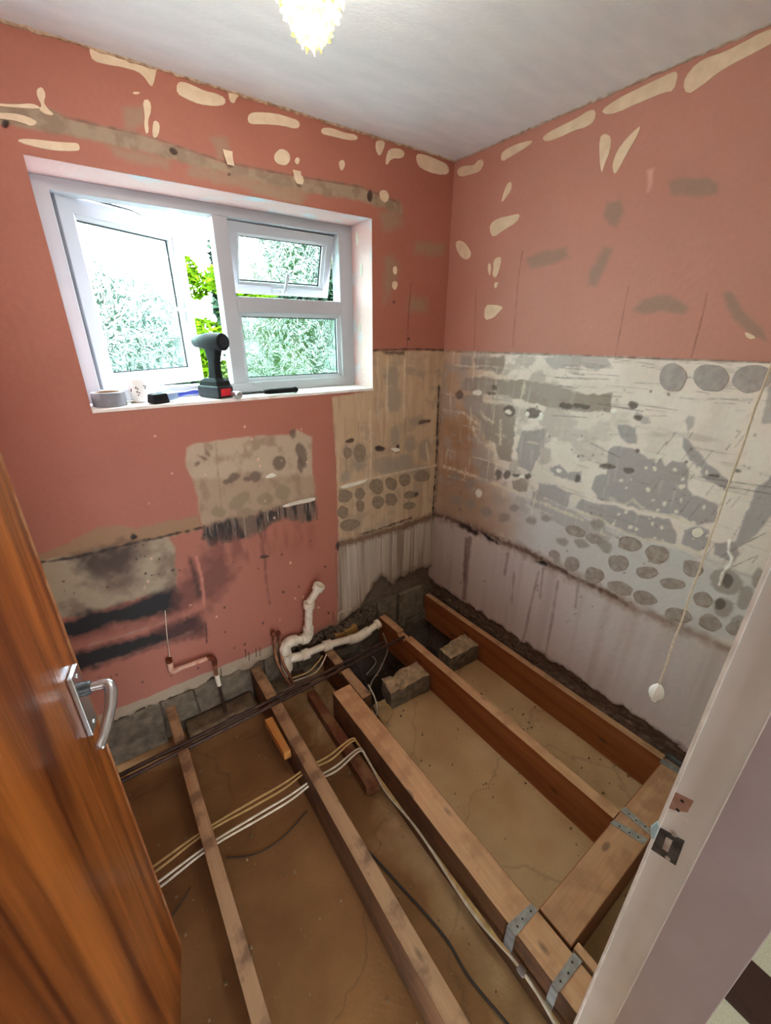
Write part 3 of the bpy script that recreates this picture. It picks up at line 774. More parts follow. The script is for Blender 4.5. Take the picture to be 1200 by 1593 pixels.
# foot of the plaster
edge = 0.118 + (p.nz_(22, 22, 293) - 0.5) * 0.05
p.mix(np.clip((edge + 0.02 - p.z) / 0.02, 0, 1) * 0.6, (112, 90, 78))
lo = np.clip((edge - p.z) / 0.006, 0, 1)
p.mix(lo, (96, 80, 66))
p.mix(lo * np.clip((p.nz_(34, 40, 294) - 0.45) * 5, 0, 1), (112, 96, 82))
p.h += lo * (0.016 + 0.02 * np.clip((0.11 - p.z) / 0.08, 0, 1) + (p.nz_(45, 60, 295) - 0.5) * 0.022)
p.h += (p.nz_(60, 60, 296) - 0.5) * 0.0012 + mt * (p.nz_(50, 50, 297) - 0.5) * 0.0012
wall_right = wall_mesh('wall_right', A, Z, p, 'x')
tag(wall_right, 'right hand wall, pink above and stripped grey and cream adhesive below', 'wall', kind='structure')

# ------------------------------------------------------------------ plaster scabs and adhesive dabs that stand proud of the walls
def chaikin(P, n=2):
    for _ in range(n):
        Q = []
        for i in range(len(P)):
            a = P[i]; b = P[(i + 1) % len(P)]
            Q += [a * 0.75 + b * 0.25, a * 0.25 + b * 0.75]
        P = Q
    return P

def patch(name, px, plane, m, th, parent, jit=0.7, n=1, label=None):
    pts = [Vector(q) for q in px]
    pts = chaikin([Vector((q[0] + random.uniform(-jit, jit), q[1] + random.uniform(-jit, jit))) for q in pts], n)
    W = [at(q[0], q[1], **{plane: 0.0}) for q in pts]
    nrm = Vector((0, -1, 0)) if plane == 'y' else Vector((-1, 0, 0))
    c = sum(W, Vector()) / len(W)
    inner = [c + (q - c) * 0.93 for q in W]
    k = len(W)
    mb = MB()
    vs = [q - nrm * 0.003 for q in W] + [q + nrm * th * 0.5 for q in W] + [q + nrm * th for q in inner]
    fs = [tuple(range(2 * k, 3 * k))]
    for i in range(k):
        j = (i + 1) % k
        fs += [(i, j, k + j, k + i), (k + i, k + j, 2 * k + j, 2 * k + i)]
    mb.add(vs, fs)
    o = obj(name, mb, m, parent, label)
    return o

BW = [[(140, 72), (150, 70), (165, 80), (180, 90), (200, 95), (225, 105), (240, 98), (245, 105), (240, 125), (236, 137), (228, 125), (215, 112), (190, 105), (165, 100), (145, 95), (139, 82)],
      [(275, 130), (285, 127), (300, 133), (320, 142), (335, 145), (350, 152), (351, 163), (335, 165), (310, 163), (290, 155), (275, 145)],
      [(355, 140), (370, 143), (376, 147), (368, 152), (364, 162), (357, 158)],
      [(387, 176), (400, 174), (430, 176), (450, 182), (465, 188), (467, 197), (460, 201), (440, 196), (410, 193), (390, 194), (385, 186)],
      [(501, 199), (515, 198), (535, 206), (556, 210), (557, 218), (540, 219), (515, 212), (500, 208)],
      [(585, 218), (600, 219), (598, 230), (590, 245), (584, 232)], [(605, 232), (620, 230), (630, 236), (627, 247), (610, 246), (601, 260), (601, 245)],
      [(648, 240), (660, 240), (685, 250), (698, 256), (699, 272), (680, 272), (655, 263), (648, 252)], [(428, 238), (438, 231), (450, 237), (452, 250), (445, 258), (430, 255), (426, 247)],
      [(462, 243), (467, 248), (463, 258), (458, 250)], [(527, 251), (535, 248), (537, 257), (531, 267), (527, 258)], [(590, 298), (600, 295), (607, 305), (602, 316), (592, 312)],
      [(56, 138), (65, 135), (72, 148), (68, 160), (75, 170), (85, 180), (70, 178), (60, 170), (65, 165), (57, 150)], [(-20, 175), (20, 175), (45, 182), (60, 190), (48, 198), (40, 193), (15, 186), (-20, 183)],
      [(27, 216), (50, 216), (85, 221), (110, 222), (122, 222), (125, 233), (115, 236), (85, 235), (60, 230), (30, 222)], [(222, 155), (233, 155), (236, 170), (230, 188), (232, 205), (227, 210), (224, 195), (226, 180)],
      [(240, 186), (249, 192), (247, 212), (238, 216), (237, 200)], [(458, 268), (470, 272), (474, 285), (463, 287), (456, 278)], [(-20, 160), (25, 163), (50, 160), (62, 166), (60, 170), (30, 168), (-20, 164)],
      [(612, 414), (619, 415), (618, 428), (611, 425)], [(612, 436), (620, 440), (615, 452), (610, 446)], [(206, 143), (218, 143), (216, 147), (208, 147)]]
for q in BW:
    patch('plaster_patch', q, 'y', M['filler'], 0.0022, wall_back)
RW = [[(713, 262), (725, 258), (738, 258), (748, 247), (754, 252), (748, 266), (735, 270), (718, 276), (712, 270)], [(780, 240), (790, 230), (805, 224), (828, 217), (829, 222), (815, 233), (795, 244), (781, 252)],
      [(843, 215), (855, 205), (875, 195), (900, 183), (918, 170), (928, 172), (926, 188), (915, 198), (895, 203), (870, 215), (850, 221)], [(936, 172), (960, 155), (990, 140), (1030, 120), (1052, 110), (1055, 118), (1048, 142), (1035, 143), (1000, 158), (960, 175), (942, 178)],
      [(1062, 130), (1075, 108), (1095, 92), (1130, 80), (1160, 65), (1185, 50), (1215, 40), (1215, 60), (1180, 80), (1140, 100), (1115, 115), (1090, 135), (1070, 147)], [(933, 215), (942, 207), (952, 213), (950, 235), (942, 255), (937, 272), (934, 250)],
      [(953, 258), (960, 235), (975, 215), (990, 200), (999, 195), (990, 215), (975, 240), (963, 265), (955, 272)], [(790, 284), (797, 283), (796, 295), (785, 310), (780, 315), (784, 298)], [(763, 350), (775, 340), (795, 335), (810, 332), (805, 345), (785, 358), (768, 369), (763, 362)],
      [(708, 377), (718, 374), (730, 385), (734, 398), (725, 405), (713, 395)], [(768, 405), (775, 399), (781, 402), (778, 420), (771, 434), (766, 428), (769, 418)], [(760, 408), (765, 412), (763, 432), (759, 420)], [(769, 440), (776, 438), (773, 449), (769, 447)],
      [(755, 475), (770, 473), (785, 477), (775, 488), (768, 495), (753, 499)], [(1157, 515), (1172, 520), (1178, 527), (1165, 528)], [(697, 266), (699, 258), (703, 262), (702, 272)]]
for q in RW:
    patch('plaster_patch', q, 'x', M['filler'], 0.0022, wall_right)

def oval(cx, cy, rx, ry, an=0.0, k=11, wob=0.14):
    return [(cx + (rx * math.cos(t) * math.cos(an) - ry * math.sin(t) * math.sin(an)) * f, cy + (rx * math.cos(t) * math.sin(an) + ry * math.sin(t) * math.cos(an)) * f)
            for i in range(k) for t in (2 * math.pi * i / k,) for f in (1 + random.uniform(-wob, wob),)]

for a in ((1047, 587, 22, 22, 0), (1107, 588, 29, 22, 0.05), (1171, 589, 33, 22, -0.2)):
    patch('adhesive_dab', oval(*a, k=12, wob=0.06), 'x', M['dab_grey'], 0.0012, wall_right)
for a in ((980, 846, 19, 12, .1), (1022, 862, 20, 14, .2), (1078, 884, 17, 13, .3), (1007, 891, 17, 10, .1), (1046, 908, 21, 9, .1), (962, 876, 17, 13, .2), (925, 895, 17, 13, .3), (965, 914, 21, 9, .4), (1003, 930, 20, 11, .3), (1055, 957, 23, 12, .2),
          (1105, 968, 19, 13, .3), (1095, 933, 16, 12, .2), (890, 877, 13, 11, .4), (925, 838, 14, 8, .3), (896, 826, 16, 8, .3), (1140, 978, 12, 9, .3), (862, 862, 9, 6, .3)):
    patch('adhesive_dab', oval(*a, k=12, wob=0.13), 'x', M['dab_brown'], 0.0015, wall_right)
patch('filler_spot', oval(1086, 829, 9, 7.5, 0, 12, 0.03), 'x', M['chip_white'], 0.003, wall_right, 0.1)
for a in ((537, 772, 11, 11, 0), (561, 768, 8, 9, 0), (586, 757, 11, 12, 0), (609, 753, 10, 10, 0), (630, 747, 9, 10, 0), (657, 741, 12, 9, -.2), (534, 797, 9, 10, 0), (561, 787, 7, 9, 0), (588, 781, 10, 10, 0), (609, 777, 10, 10, 0), (637, 770, 9, 6, -.2),
          (637, 787, 9, 6, -.3), (545, 817, 16, 9, -.2), (541, 705, 6, 9, 0), (560, 705, 10, 13, 0)):
    patch('adhesive_dab', oval(*a), 'y', M['dab_taupe'], 0.0015, wall_back)
for q in ([(530, 757), (545, 752), (556, 750), (570, 744), (570, 749), (552, 756), (532, 760)], [(606, 697), (622, 696), (622, 702), (614, 704)], [(440, 786), (460, 780), (485, 774), (492, 775), (488, 779), (460, 785), (441, 790)], [(410, 743), (422, 735), (432, 739), (418, 744)]):
    patch('plaster_lip', q, 'y', M['chip_white'], 0.006, wall_back)
# two torn wallpaper-thick flaps on the old rail scar
for c, dx in ((at(355, 246, y=0), 1), (at(462, 276, y=0), -1)):
    mb = MB()
    n = 6
    vs = []
    for i in range(n):
        t = i / (n - 1)
        y_ = -0.002 - 0.018 * t * t
        for s_ in (-1, 1):
            vs.append((c.x + s_ * 0.016 * (1 - 0.3 * t), c.y + y_, c.z + 0.02 - 0.045 * t))
            vs.append((c.x + s_ * 0.016 * (1 - 0.3 * t), c.y + y_ - 0.0025, c.z + 0.02 - 0.045 * t))
    fs = []
    for i in range(n - 1):
        a0 = i * 4; b0 = a0 + 4
        fs += [(a0, a0 + 2, b0 + 2, b0), (a0 + 1, b0 + 1, b0 + 3, a0 + 3), (a0, b0, b0 + 1, a0 + 1), (a0 + 2, a0 + 3, b0 + 3, b0 + 2)]
    fs += [(0, 1, 3, 2), (4 * n - 4, 4 * n - 2, 4 * n - 1, 4 * n - 3)]
    mb.add(vs, fs)
    obj('plaster_flap', mb, M['filler'], wall_back)

# ------------------------------------------------------------------ rest of the shell
mb = MB(); mb.box(-2.12, 0.15, -1.82, 0.34, H, H + 0.06)
ceiling = tag(obj('ceiling', mb, M['ceiling']), 'white brush textured ceiling over the room', 'ceiling', kind='structure')
# ragged line where the old coving was torn away
def ragged(name, p0, p1, inw, parent, m, amp, n=110):
    mb = MB()
    P0 = Vector(p0); P1 = Vector(p1); I = Vector(inw)
    vs = []
    for i in range(n + 1):
        q = P0.lerp(P1, i / n)
        d = 0.003 + amp * random.random() * (0.4 + vnoise(np.array([i * 0.2]), np.array([3.3]), 5)[0])
        hgt = 0.002 + amp * 0.6 * random.random()
        vs += [q + Vector((0, 0, 0.002)) - I * 0.004, q + I * d + Vector((0, 0, 0.002)), q + I * d * 0.8 - Vector((0, 0, hgt)), q - I * 0.004 - Vector((0, 0, hgt * 1.3))]
    fs = []
    for i in range(n):
        for k in range(4):
            fs.append((i * 4 + k, i * 4 + (k + 1) % 4, i * 4 + 4 + (k + 1) % 4, i * 4 + 4 + k))
    fs += [(0, 1, 2, 3), (n * 4 + 3, n * 4 + 2, n * 4 + 1, n * 4)]
    mb.add(vs, fs)
    return obj(name, mb, m, parent)
ragged('torn_edge', (-1.99, 0, H), (0, 0, H), (0, -1, 0), ceiling, M['ragged'], 0.009)
ragged('torn_edge', (0, 0, H), (0, -1.68, H), (-1, 0, 0), ceiling, M['ragged_pale'], 0.007)

# left and front walls
mb = MB(); mb.box(-2.10, -2.0, -1.70, 0.0, -0.25, H)
tag(obj('wall_left', mb, mat('pink_left_wall', PINK, 0.6, c2=(196, 116, 98), scale=5)), 'plain pink wall behind the open door', 'wall', kind='structure')
mb = MB()
mb.box(-1.11, 0.15, -1.814, -1.692, -0.25, H)
mb.box(-1.955, -1.11, -1.814, -1.692, 2.02, H)
mb.box(-2.10, -1.955, -1.814, -1.70, -0.25, H)
tag(obj('wall_front', mb, M['white_wall']), 'wall holding the doorway, seen edge on at right', 'wall', kind='structure')
# outer leaf of the window wall, with the hole
mb = MB()
mb.box(-2.12, WX0 - 0.03, 0.06, 0.34, -0.25, H); mb.box(WX1 + 0.03, 0.15, 0.06, 0.34, -0.25, H)
mb.box(WX0 - 0.03, WX1 + 0.03, 0.06, 0.34, -0.25, WZ0 - 0.035); mb.box(WX0 - 0.03, WX1 + 0.03, 0.06, 0.34, WZ1 + 0.03, H)
mb.box(0.06, 0.15, -1.70, 0.06, -0.6, H); mb.box(-0.86, 0.06, 0.045, 0.1, -0.6, -0.21)
tag(obj('wall_outer', mb, M['outer']), 'brown outer leaf of the wall around the window opening', 'wall', kind='structure')

# window reveal: painted soffit, jambs and sill board
def slab(name, mb, m, bev=0.0, label=None):
    return obj(name, mb, m, wall_back, label, bev)
mb = MB(); mb.box(WX0 - 0.03, WX1 + 0.03, 0.0035, 0.245, WZ1, WZ1 + 0.03); slab('reveal_soffit', mb, M['reveal'])
mb = MB(); mb.box(WX1, WX1 + 0.03, 0.0035, 0.245, WZ0 - 0.03, WZ1); slab('reveal_jamb', mb, M['reveal'])
mb = MB(); mb.box(WX0 - 0.03, WX0, 0.0035, 0.245, WZ0 - 0.03, WZ1); slab('reveal_jamb', mb, M['reveal'])
mb = MB(); mb.box(WX0, WX1, -0.004, 0.245, WZ0 - 0.012, WZ0); slab('sill', mb, M['sill'], 0.002, 'worn white painted window sill')
for a in ((-0.4575, 0.09, 1.90, .012, .030), (-0.4575, 0.11, 1.66, .010, .022), (-0.4575, 0.12, 2.03, .010, .03)):
    mb = MB()
    n = 9
    vs = [(a[0] - 0.0, a[1] + a[3] * math.cos(t) * random.uniform(.7, 1.2), a[2] + a[4] * math.sin(t) * random.uniform(.7, 1.2)) for t in [2 * math.pi * i / n for i in range(n)]]
    mb.prism(vs, (-0.002, 0, 0)); slab('flaked_paint', mb, M['chip_white'])

# concrete blocks showing under the broken plaster
blocks = [(-1.99, -1.66, -0.20, 0.05), (-1.65, -1.51, -0.12, 0.045), (-1.505, -1.43, -0.12, 0.05), (-1.425, -1.25, -0.12, 0.045), (-1.16, -0.98, -0.12, 0.04), (-0.975, -0.83, -0.12, 0.05), (-0.66, -0.445, -0.12, 0.06), (-0.42, -0.275, -0.10, 0.10), (-0.262, -0.06, -0.115, 0.09),
          (-0.42, -0.20, -0.20, -0.11), (-0.19, 0.02, -0.20, -0.125), (-1.16, -0.9, -0.20, -0.13), (-0.80, -0.55, -0.20, -0.13)]
for i, (x0, x1, z0, z1) in enumerate(blocks):
    mb = MB()
    j = lambda s=0.006: random.uniform(-s, s)
    f = 0.006 if x1 > -0.45 else 0.010
    vs = [(x0 + j(), f + j(.004), z0 + j()), (x1 + j(), f + j(.004), z0 + j()), (x1 + j(), 0.07, z0), (x0 + j(), 0.07, z0), (x0 + j(), f + j(.004), z1 + j()), (x1 + j(), f + j(.004), z1 + j()), (x1 + j(), 0.07, z1), (x0 + j(), 0.07, z1)]
    mb.hexa(vs)
    obj('block', mb, M['block'], wall_back, None, 0.005)
# footing ledge at the foot of the back wall
mb = MB()
for x0, x1 in ((-1.58, -1.25), (-1.17, -0.95)):
    mb.box(x0, x1, -0.075, 0.03, -0.20, -0.135)
obj('footing_ledge', mb, mat('brown_dusty_footing', (128, 104, 78), 0.95, c2=(96, 76, 56), scale=24, bump=0.01), wall_back, None, 0.012)

# ------------------------------------------------------------------ subfloor
def slab_grid(name, x0, x1, y0, y1, z, step, amp, m):
    A = np.arange(x0, x1 + step, step); B = np.arange(y0, y1 + step, step)
    X, Y = np.meshgrid(A, B)
    Zz = z + (fbm(X * 3 + 40, Y * 3 + 40, 5, 4) - 0.5) * amp + (fbm(X * 22 + 40, Y * 22 + 40, 9, 3) - 0.5) * amp * 0.35
    Zz = Zz - 0.30 * np.clip((X + 0.80) / 0.02, 0, 1) * np.clip((Y + 0.385 + (fbm(X * 9 + 7, Y * 2 + 7, 3, 3) - 0.5) * 0.05) / 0.02, 0, 1)
    na = len(A)
    mb = MB()
    vs = np.stack([X.ravel(), Y.ravel(), Zz.ravel()], 1)
    fs = [(j * na + i, j * na + i + 1, (j + 1) * na + i + 1, (j + 1) * na + i) for j in range(len(B) - 1) for i in range(na - 1)]
    mb.add(vs.tolist(), fs, 0, True)
    return obj(name, mb, m)

fm, nt, b = new_mat('dusty_oversite_concrete')
b.inputs['Roughness'].default_value = 0.95
tc = node(nt, 'ShaderNodeTexCoord')
n1 = node(nt, 'ShaderNodeTexNoise'); n1.inputs['Scale'].default_value = 3.5; n1.inputs['Detail'].default_value = 7
nt.links.new(tc.outputs['Object'], n1.inputs['Vector'])
r1 = node(nt, 'ShaderNodeValToRGB')
r1.color_ramp.elements[0].position = 0.35; r1.color_ramp.elements[0].color = rgba((184, 146, 98))
r1.color_ramp.elements[1].position = 0.68; r1.color_ramp.elements[1].color = rgba((208, 174, 128))
nt.links.new(n1.outputs['Fac'], r1.inputs[0])
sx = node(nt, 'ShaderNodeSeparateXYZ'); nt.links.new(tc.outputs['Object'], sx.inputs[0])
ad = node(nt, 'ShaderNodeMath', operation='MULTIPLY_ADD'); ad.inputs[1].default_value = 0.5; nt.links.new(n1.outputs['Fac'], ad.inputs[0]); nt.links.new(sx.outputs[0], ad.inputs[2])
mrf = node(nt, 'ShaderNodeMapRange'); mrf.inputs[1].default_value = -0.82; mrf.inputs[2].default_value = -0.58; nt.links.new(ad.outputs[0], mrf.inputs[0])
bay_tone = node(nt, 'ShaderNodeMix', data_type='RGBA'); nt.links.new(mrf.outputs[0], bay_tone.inputs[0])  # floor colour turns darker brown towards the left bays
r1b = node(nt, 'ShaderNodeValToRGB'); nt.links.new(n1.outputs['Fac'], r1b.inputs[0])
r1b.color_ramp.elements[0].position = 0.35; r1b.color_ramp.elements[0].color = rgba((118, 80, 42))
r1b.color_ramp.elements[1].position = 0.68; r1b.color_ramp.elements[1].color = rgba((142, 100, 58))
nt.links.new(r1b.outputs[0], bay_tone.inputs[6]); nt.links.new(r1.outputs[0], bay_tone.inputs[7])
# a few wandering hairline cracks
nd = node(nt, 'ShaderNodeTexNoise'); nd.inputs['Scale'].default_value = 5; nd.inputs['Detail'].default_value = 5
nt.links.new(tc.outputs['Object'], nd.inputs['Vector'])
mx = node(nt, 'ShaderNodeMix', data_type='RGBA'); mx.inputs[0].default_value = 0.22
nt.links.new(tc.outputs['Object'], mx.inputs[6]); nt.links.new(nd.outputs['Color'], mx.inputs[7])
vo = node(nt, 'ShaderNodeTexVoronoi', feature='DISTANCE_TO_EDGE'); vo.inputs['Scale'].default_value = 2.1
nt.links.new(mx.outputs[2], vo.inputs['Vector'])
r2 = node(nt, 'ShaderNodeValToRGB')
r2.color_ramp.elements[0].position = 0.003; r2.color_ramp.elements[0].color = (0.45, 0.45, 0.45, 1)
r2.color_ramp.elements[1].position = 0.014; r2.color_ramp.elements[1].color = (1, 1, 1, 1)
nt.links.new(vo.outputs['Distance'], r2.inputs[0])
mm2 = node(nt, 'ShaderNodeMix', data_type='RGBA', blend_type='MULTIPLY'); mm2.inputs[0].default_value = 0.35
nt.links.new(bay_tone.outputs[2], mm2.inputs[6]); nt.links.new(r2.outputs[0], mm2.inputs[7])
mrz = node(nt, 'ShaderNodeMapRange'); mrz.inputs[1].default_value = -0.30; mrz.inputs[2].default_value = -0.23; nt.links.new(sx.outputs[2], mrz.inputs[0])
hollow_tone = node(nt, 'ShaderNodeMix', data_type='RGBA'); nt.links.new(mrz.outputs[0], hollow_tone.inputs[0]); hollow_tone.inputs[6].default_value = rgba((62, 48, 36)); nt.links.new(mm2.outputs[2], hollow_tone.inputs[7])  # colour turns dark brown where the slab drops into the hollow
nt.links.new(hollow_tone.outputs[2], b.inputs['Base Color'])
n3 = node(nt, 'ShaderNodeTexNoise'); n3.inputs['Scale'].default_value = 90; n3.inputs['Detail'].default_value = 6
nt.links.new(tc.outputs['Object'], n3.inputs['Vector'])
bp = node(nt, 'ShaderNodeBump'); bp.inputs['Strength'].default_value = 0.5; bp.inputs['Distance'].default_value = 0.004
nt.links.new(n3.outputs['Fac'], bp.inputs['Height']); nt.links.new(bp.outputs[0], b.inputs['Normal'])
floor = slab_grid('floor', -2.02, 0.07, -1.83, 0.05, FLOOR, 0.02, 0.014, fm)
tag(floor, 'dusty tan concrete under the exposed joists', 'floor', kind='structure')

# ------------------------------------------------------------------ window
W0, W1 = 0.170, 0.240     # frame inner and outer face
def glass_mat():
    m, nt, b = new_mat('obscure_glass')
    nt.nodes.remove(b)
    out = nt.nodes['Material Output']
    g = node(nt, 'ShaderNodeBsdfGlass')
    g.inputs['Color'].default_value = (0.62, 0.75, 0.69, 1); g.inputs['Roughness'].default_value = 0.18; g.inputs['IOR'].default_value = 1.45
    tc = node(nt, 'ShaderNodeTexCoord')
    nz = node(nt, 'ShaderNodeTexNoise'); nz.inputs['Scale'].default_value = 14; nz.inputs['Detail'].default_value = 1
    nt.links.new(tc.outputs['Object'], nz.inputs['Vector'])
    mx = node(nt, 'ShaderNodeMix', data_type='RGBA'); mx.inputs[0].default_value = 0.12
    nt.links.new(tc.outputs['Object'], mx.inputs[6]); nt.links.new(nz.outputs['Color'], mx.inputs[7])
    n2 = node(nt, 'ShaderNodeTexNoise'); n2.inputs['Scale'].default_value = 34; n2.inputs['Detail'].default_value = 2; n2.inputs['Distortion'].default_value = 1.6
    nt.links.new(mx.outputs[2], n2.inputs['Vector'])
    # ridged noise -> curling strokes pressed in the glass
    s1 = node(nt, 'ShaderNodeMath', operation='SUBTRACT'); s1.inputs[1].default_value = 0.5
    nt.links.new(n2.outputs['Fac'], s1.inputs[0])
    ab = node(nt, 'ShaderNodeMath', operation='ABSOLUTE'); nt.links.new(s1.outputs[0], ab.inputs[0])
    mr = node(nt, 'ShaderNodeMapRange'); mr.inputs[1].default_value = 0.0; mr.inputs[2].default_value = 0.06; mr.inputs[3].default_value = 1.0; mr.inputs[4].default_value = 0.0
    nt.links.new(ab.outputs[0], mr.inputs[0])
    bp = node(nt, 'ShaderNodeBump'); bp.inputs['Strength'].default_value = 0.42; bp.inputs['Distance'].default_value = 0.0014
    nt.links.new(mr.outputs[0], bp.inputs['Height']); nt.links.new(bp.outputs[0], g.inputs['Normal'])
    tb = node(nt, 'ShaderNodeBsdfTransparent'); tb.inputs[0].default_value = (0.62, 0.75, 0.69, 1)
    ms = node(nt, 'ShaderNodeMixShader'); ms.inputs[0].default_value = 0.72
    nt.links.new(tb.outputs[0], ms.inputs[1]); nt.links.new(g.outputs[0], ms.inputs[2])
    # frosted ridges of the pressed pattern scatter a little daylight
    tl = node(nt, 'ShaderNodeBsdfTranslucent'); tl.inputs[0].default_value = (0.92, 0.97, 0.95, 1)
    rf = node(nt, 'ShaderNodeMath', operation='MULTIPLY'); rf.inputs[1].default_value = 0.06; nt.links.new(mr.outputs[0], rf.inputs[0])
    m3 = node(nt, 'ShaderNodeMixShader'); nt.links.new(rf.outputs[0], m3.inputs[0])
    nt.links.new(ms.outputs[0], m3.inputs[1]); nt.links.new(tl.outputs[0], m3.inputs[2])
    nt.links.new(m3.outputs[0], out.inputs[0])
    return m
M['glass'] = glass_mat()

def rect_frame(name, pts_o, pts_i, nrm, depth, m, parent, bev=0.003):
    """hollow rectangle: four mitred members; pts are the inner-face corners, depth goes along nrm"""
    mb = MB()
    for i in range(4):
        j = (i + 1) % 4
        q = [pts_o[i], pts_o[j], pts_i[j], pts_i[i]]
        mb.prism(q, Vector(nrm) * depth)
    return obj(name, mb, m, parent, None, bev)

win = thing('window_1', (-1.037, 0.17, WZ0), 'white plastic window with one casement swung open and a tilted top vent', 'window', kind='structure')
def R4(x0, x1, z0, z1, y):
    return [Vector((x0, y, z0)), Vector((x1, y, z0)), Vector((x1, y, z1)), Vector((x0, y, z1))]
LX0, LX1, MX0, MX1 = -1.572, -1.078, -1.020, -0.527
Zb, Zt, TZ0, TZ1 = 1.430, 2.046, 1.714, 1.772
rect_frame('outer_frame', R4(WX0, WX1, WZ0, WZ1, W0), R4(LX0, MX1, Zb, Zt, W0), (0, 1, 0), W1 - W0, M['upvc'], win)
mb = MB(); mb.box(LX1, MX0, W0, W1, Zb, Zt); obj('mullion', mb, M['upvc'], win, None, 0.003)
mb = MB(); mb.box(MX0, MX1, W0, W1, TZ0, TZ1); obj('transom', mb, M['upvc'], win, None, 0.003)
# fixed light lower right: beads, pane, spacer line
rect_frame('glazing_bead', R4(MX0, MX1, Zb, TZ0, W0 + 0.008), R4(MX0 + 0.016, MX1 - 0.016, Zb + 0.016, TZ0 - 0.016, W0 + 0.018), (0, 1, 0), 0.012, M['upvc'], win, 0.001)
rect_frame('gasket', R4(MX0 + 0.012, MX1 - 0.012, Zb + 0.012, TZ0 - 0.012, W0 + 0.029), R4(MX0 + 0.020, MX1 - 0.020, Zb + 0.020, TZ0 - 0.020, W0 + 0.029), (0, 1, 0), 0.003, M['gasket'], win, 0.0)
mb = MB(); mb.box(MX0 + 0.012, MX1 - 0.012, W0 + 0.032, W0 + 0.038, Zb + 0.012, TZ0 - 0.012); obj('pane', mb, M['glass'], win, 'obscure patterned glass')
mb = MB(); mb.box(-0.99, -0.955, W0 - 0.006, W0 + 0.001, 1.413, 1.428); obj('drain_cap', mb, M['upvc'], win, None, 0.002)

def sash(base, ux, uz, un, w, h, prof=0.062, depth=0.055, handle=None, name='casement_sash'):
    """openable sash in its own axes: ux along width, uz up, un outwards"""
    B = Vector(base); ux = Vector(ux).normalized(); uz = Vector(uz).normalized(); un = Vector(un).normalized()
    P = lambda a, c, n=0.0: B + ux * a + uz * c + un * n
    rc = lambda i, n=0.0: [P(i, i, n), P(w - i, i, n), P(w - i, h - i, n), P(i, h - i, n)]
    s = rect_frame(name, rc(0), rc(prof - 0.012), un, depth, M['upvc'], win, 0.003)
    rect_frame('glazing_bead', rc(prof - 0.014, 0.004), rc(prof, 0.012), un, 0.014, M['upvc'], s, 0.001)
    rect_frame('gasket', rc(prof - 0.004, 0.024), rc(prof + 0.005, 0.024), un, 0.003, M['gasket'], s, 0.0)
    rect_frame('seal', rc(-0.001, depth * 0.5), rc(0.004, depth * 0.5), un, 0.012, M['gasket'], s, 0.0)
    mb = MB(); q = rc(prof - 0.004, 0.026); mb.prism(q, un * 0.006); obj('pane', mb, M['glass'], s, 'obscure patterned glass')
    return s, P
# casement hinged on its left, pushed outwards
ang = math.radians(31)
cas, P = sash((-1.560, 0.205, 1.422), (math.cos(ang), math.sin(ang), 0), (0, 0, 1), (-math.sin(ang), math.cos(ang), 0), 0.50, 0.628)
def lever(P, a, c, ln, horiz, parent):
    mb = MB()
    if horiz:
        mb.prism([P(a - 0.012, c - 0.05, -0.010), P(a + 0.012, c - 0.05, -0.010), P(a + 0.012, c + 0.05, -0.010), P(a - 0.012, c + 0.05, -0.010)], P(0, 0, 0.011) - P(0, 0, 0))
    else:
        mb.prism([P(a - 0.045, c - 0.011, -0.010), P(a + 0.045, c - 0.011, -0.010), P(a + 0.045, c + 0.011, -0.010), P(a - 0.045, c + 0.011, -0.010)], P(0, 0, 0.011) - P(0, 0, 0))
    hb = obj('handle', mb, M['upvc'], parent, None, 0.003)
    mb = MB()
    if horiz:
        pts = [P(a, c, -0.008), P(a, c, -0.030), P(a - 0.02, c, -0.036), P(a - ln, c + 0.003, -0.036)]
    else:
        pts = [P(a, c, -0.008), P(a, c, -0.030), P(a + 0.004, c + 0.02, -0.036), P(a + 0.012, c + ln, -0.038)]
    mb.tube(smooth_path(pts, 4), [0.009] * 9 + [0.008] * 3 + [0.007], 10)
    obj('grip', mb, M['upvc'], hb)
lever(P, 0.468, 0.30, 0.10, True, cas)
# friction stay arm at the head
mb = MB(); mb.tube([Vector((-1.50, 0.225, 2.052)), Vector((-1.33, 0.30, 2.048)), Vector((-1.29, 0.36, 2.050))], 0.004, 6); obj('stay_arm', mb, M['keep_dark'], win)
# top-hung vent, bottom pushed out
va = math.radians(19)
vent, P = sash((MX0 + 0.012, 0.205 + math.sin(va) * 0.262, 2.040 - math.cos(va) * 0.262), (1, 0, 0), (0, -math.sin(va), math.cos(va)), (0, math.cos(va), math.sin(va)), 0.478, 0.262, 0.046, 0.050, name='vent_sash')
lever(P, 0.235, 0.018, 0.085, False, vent)

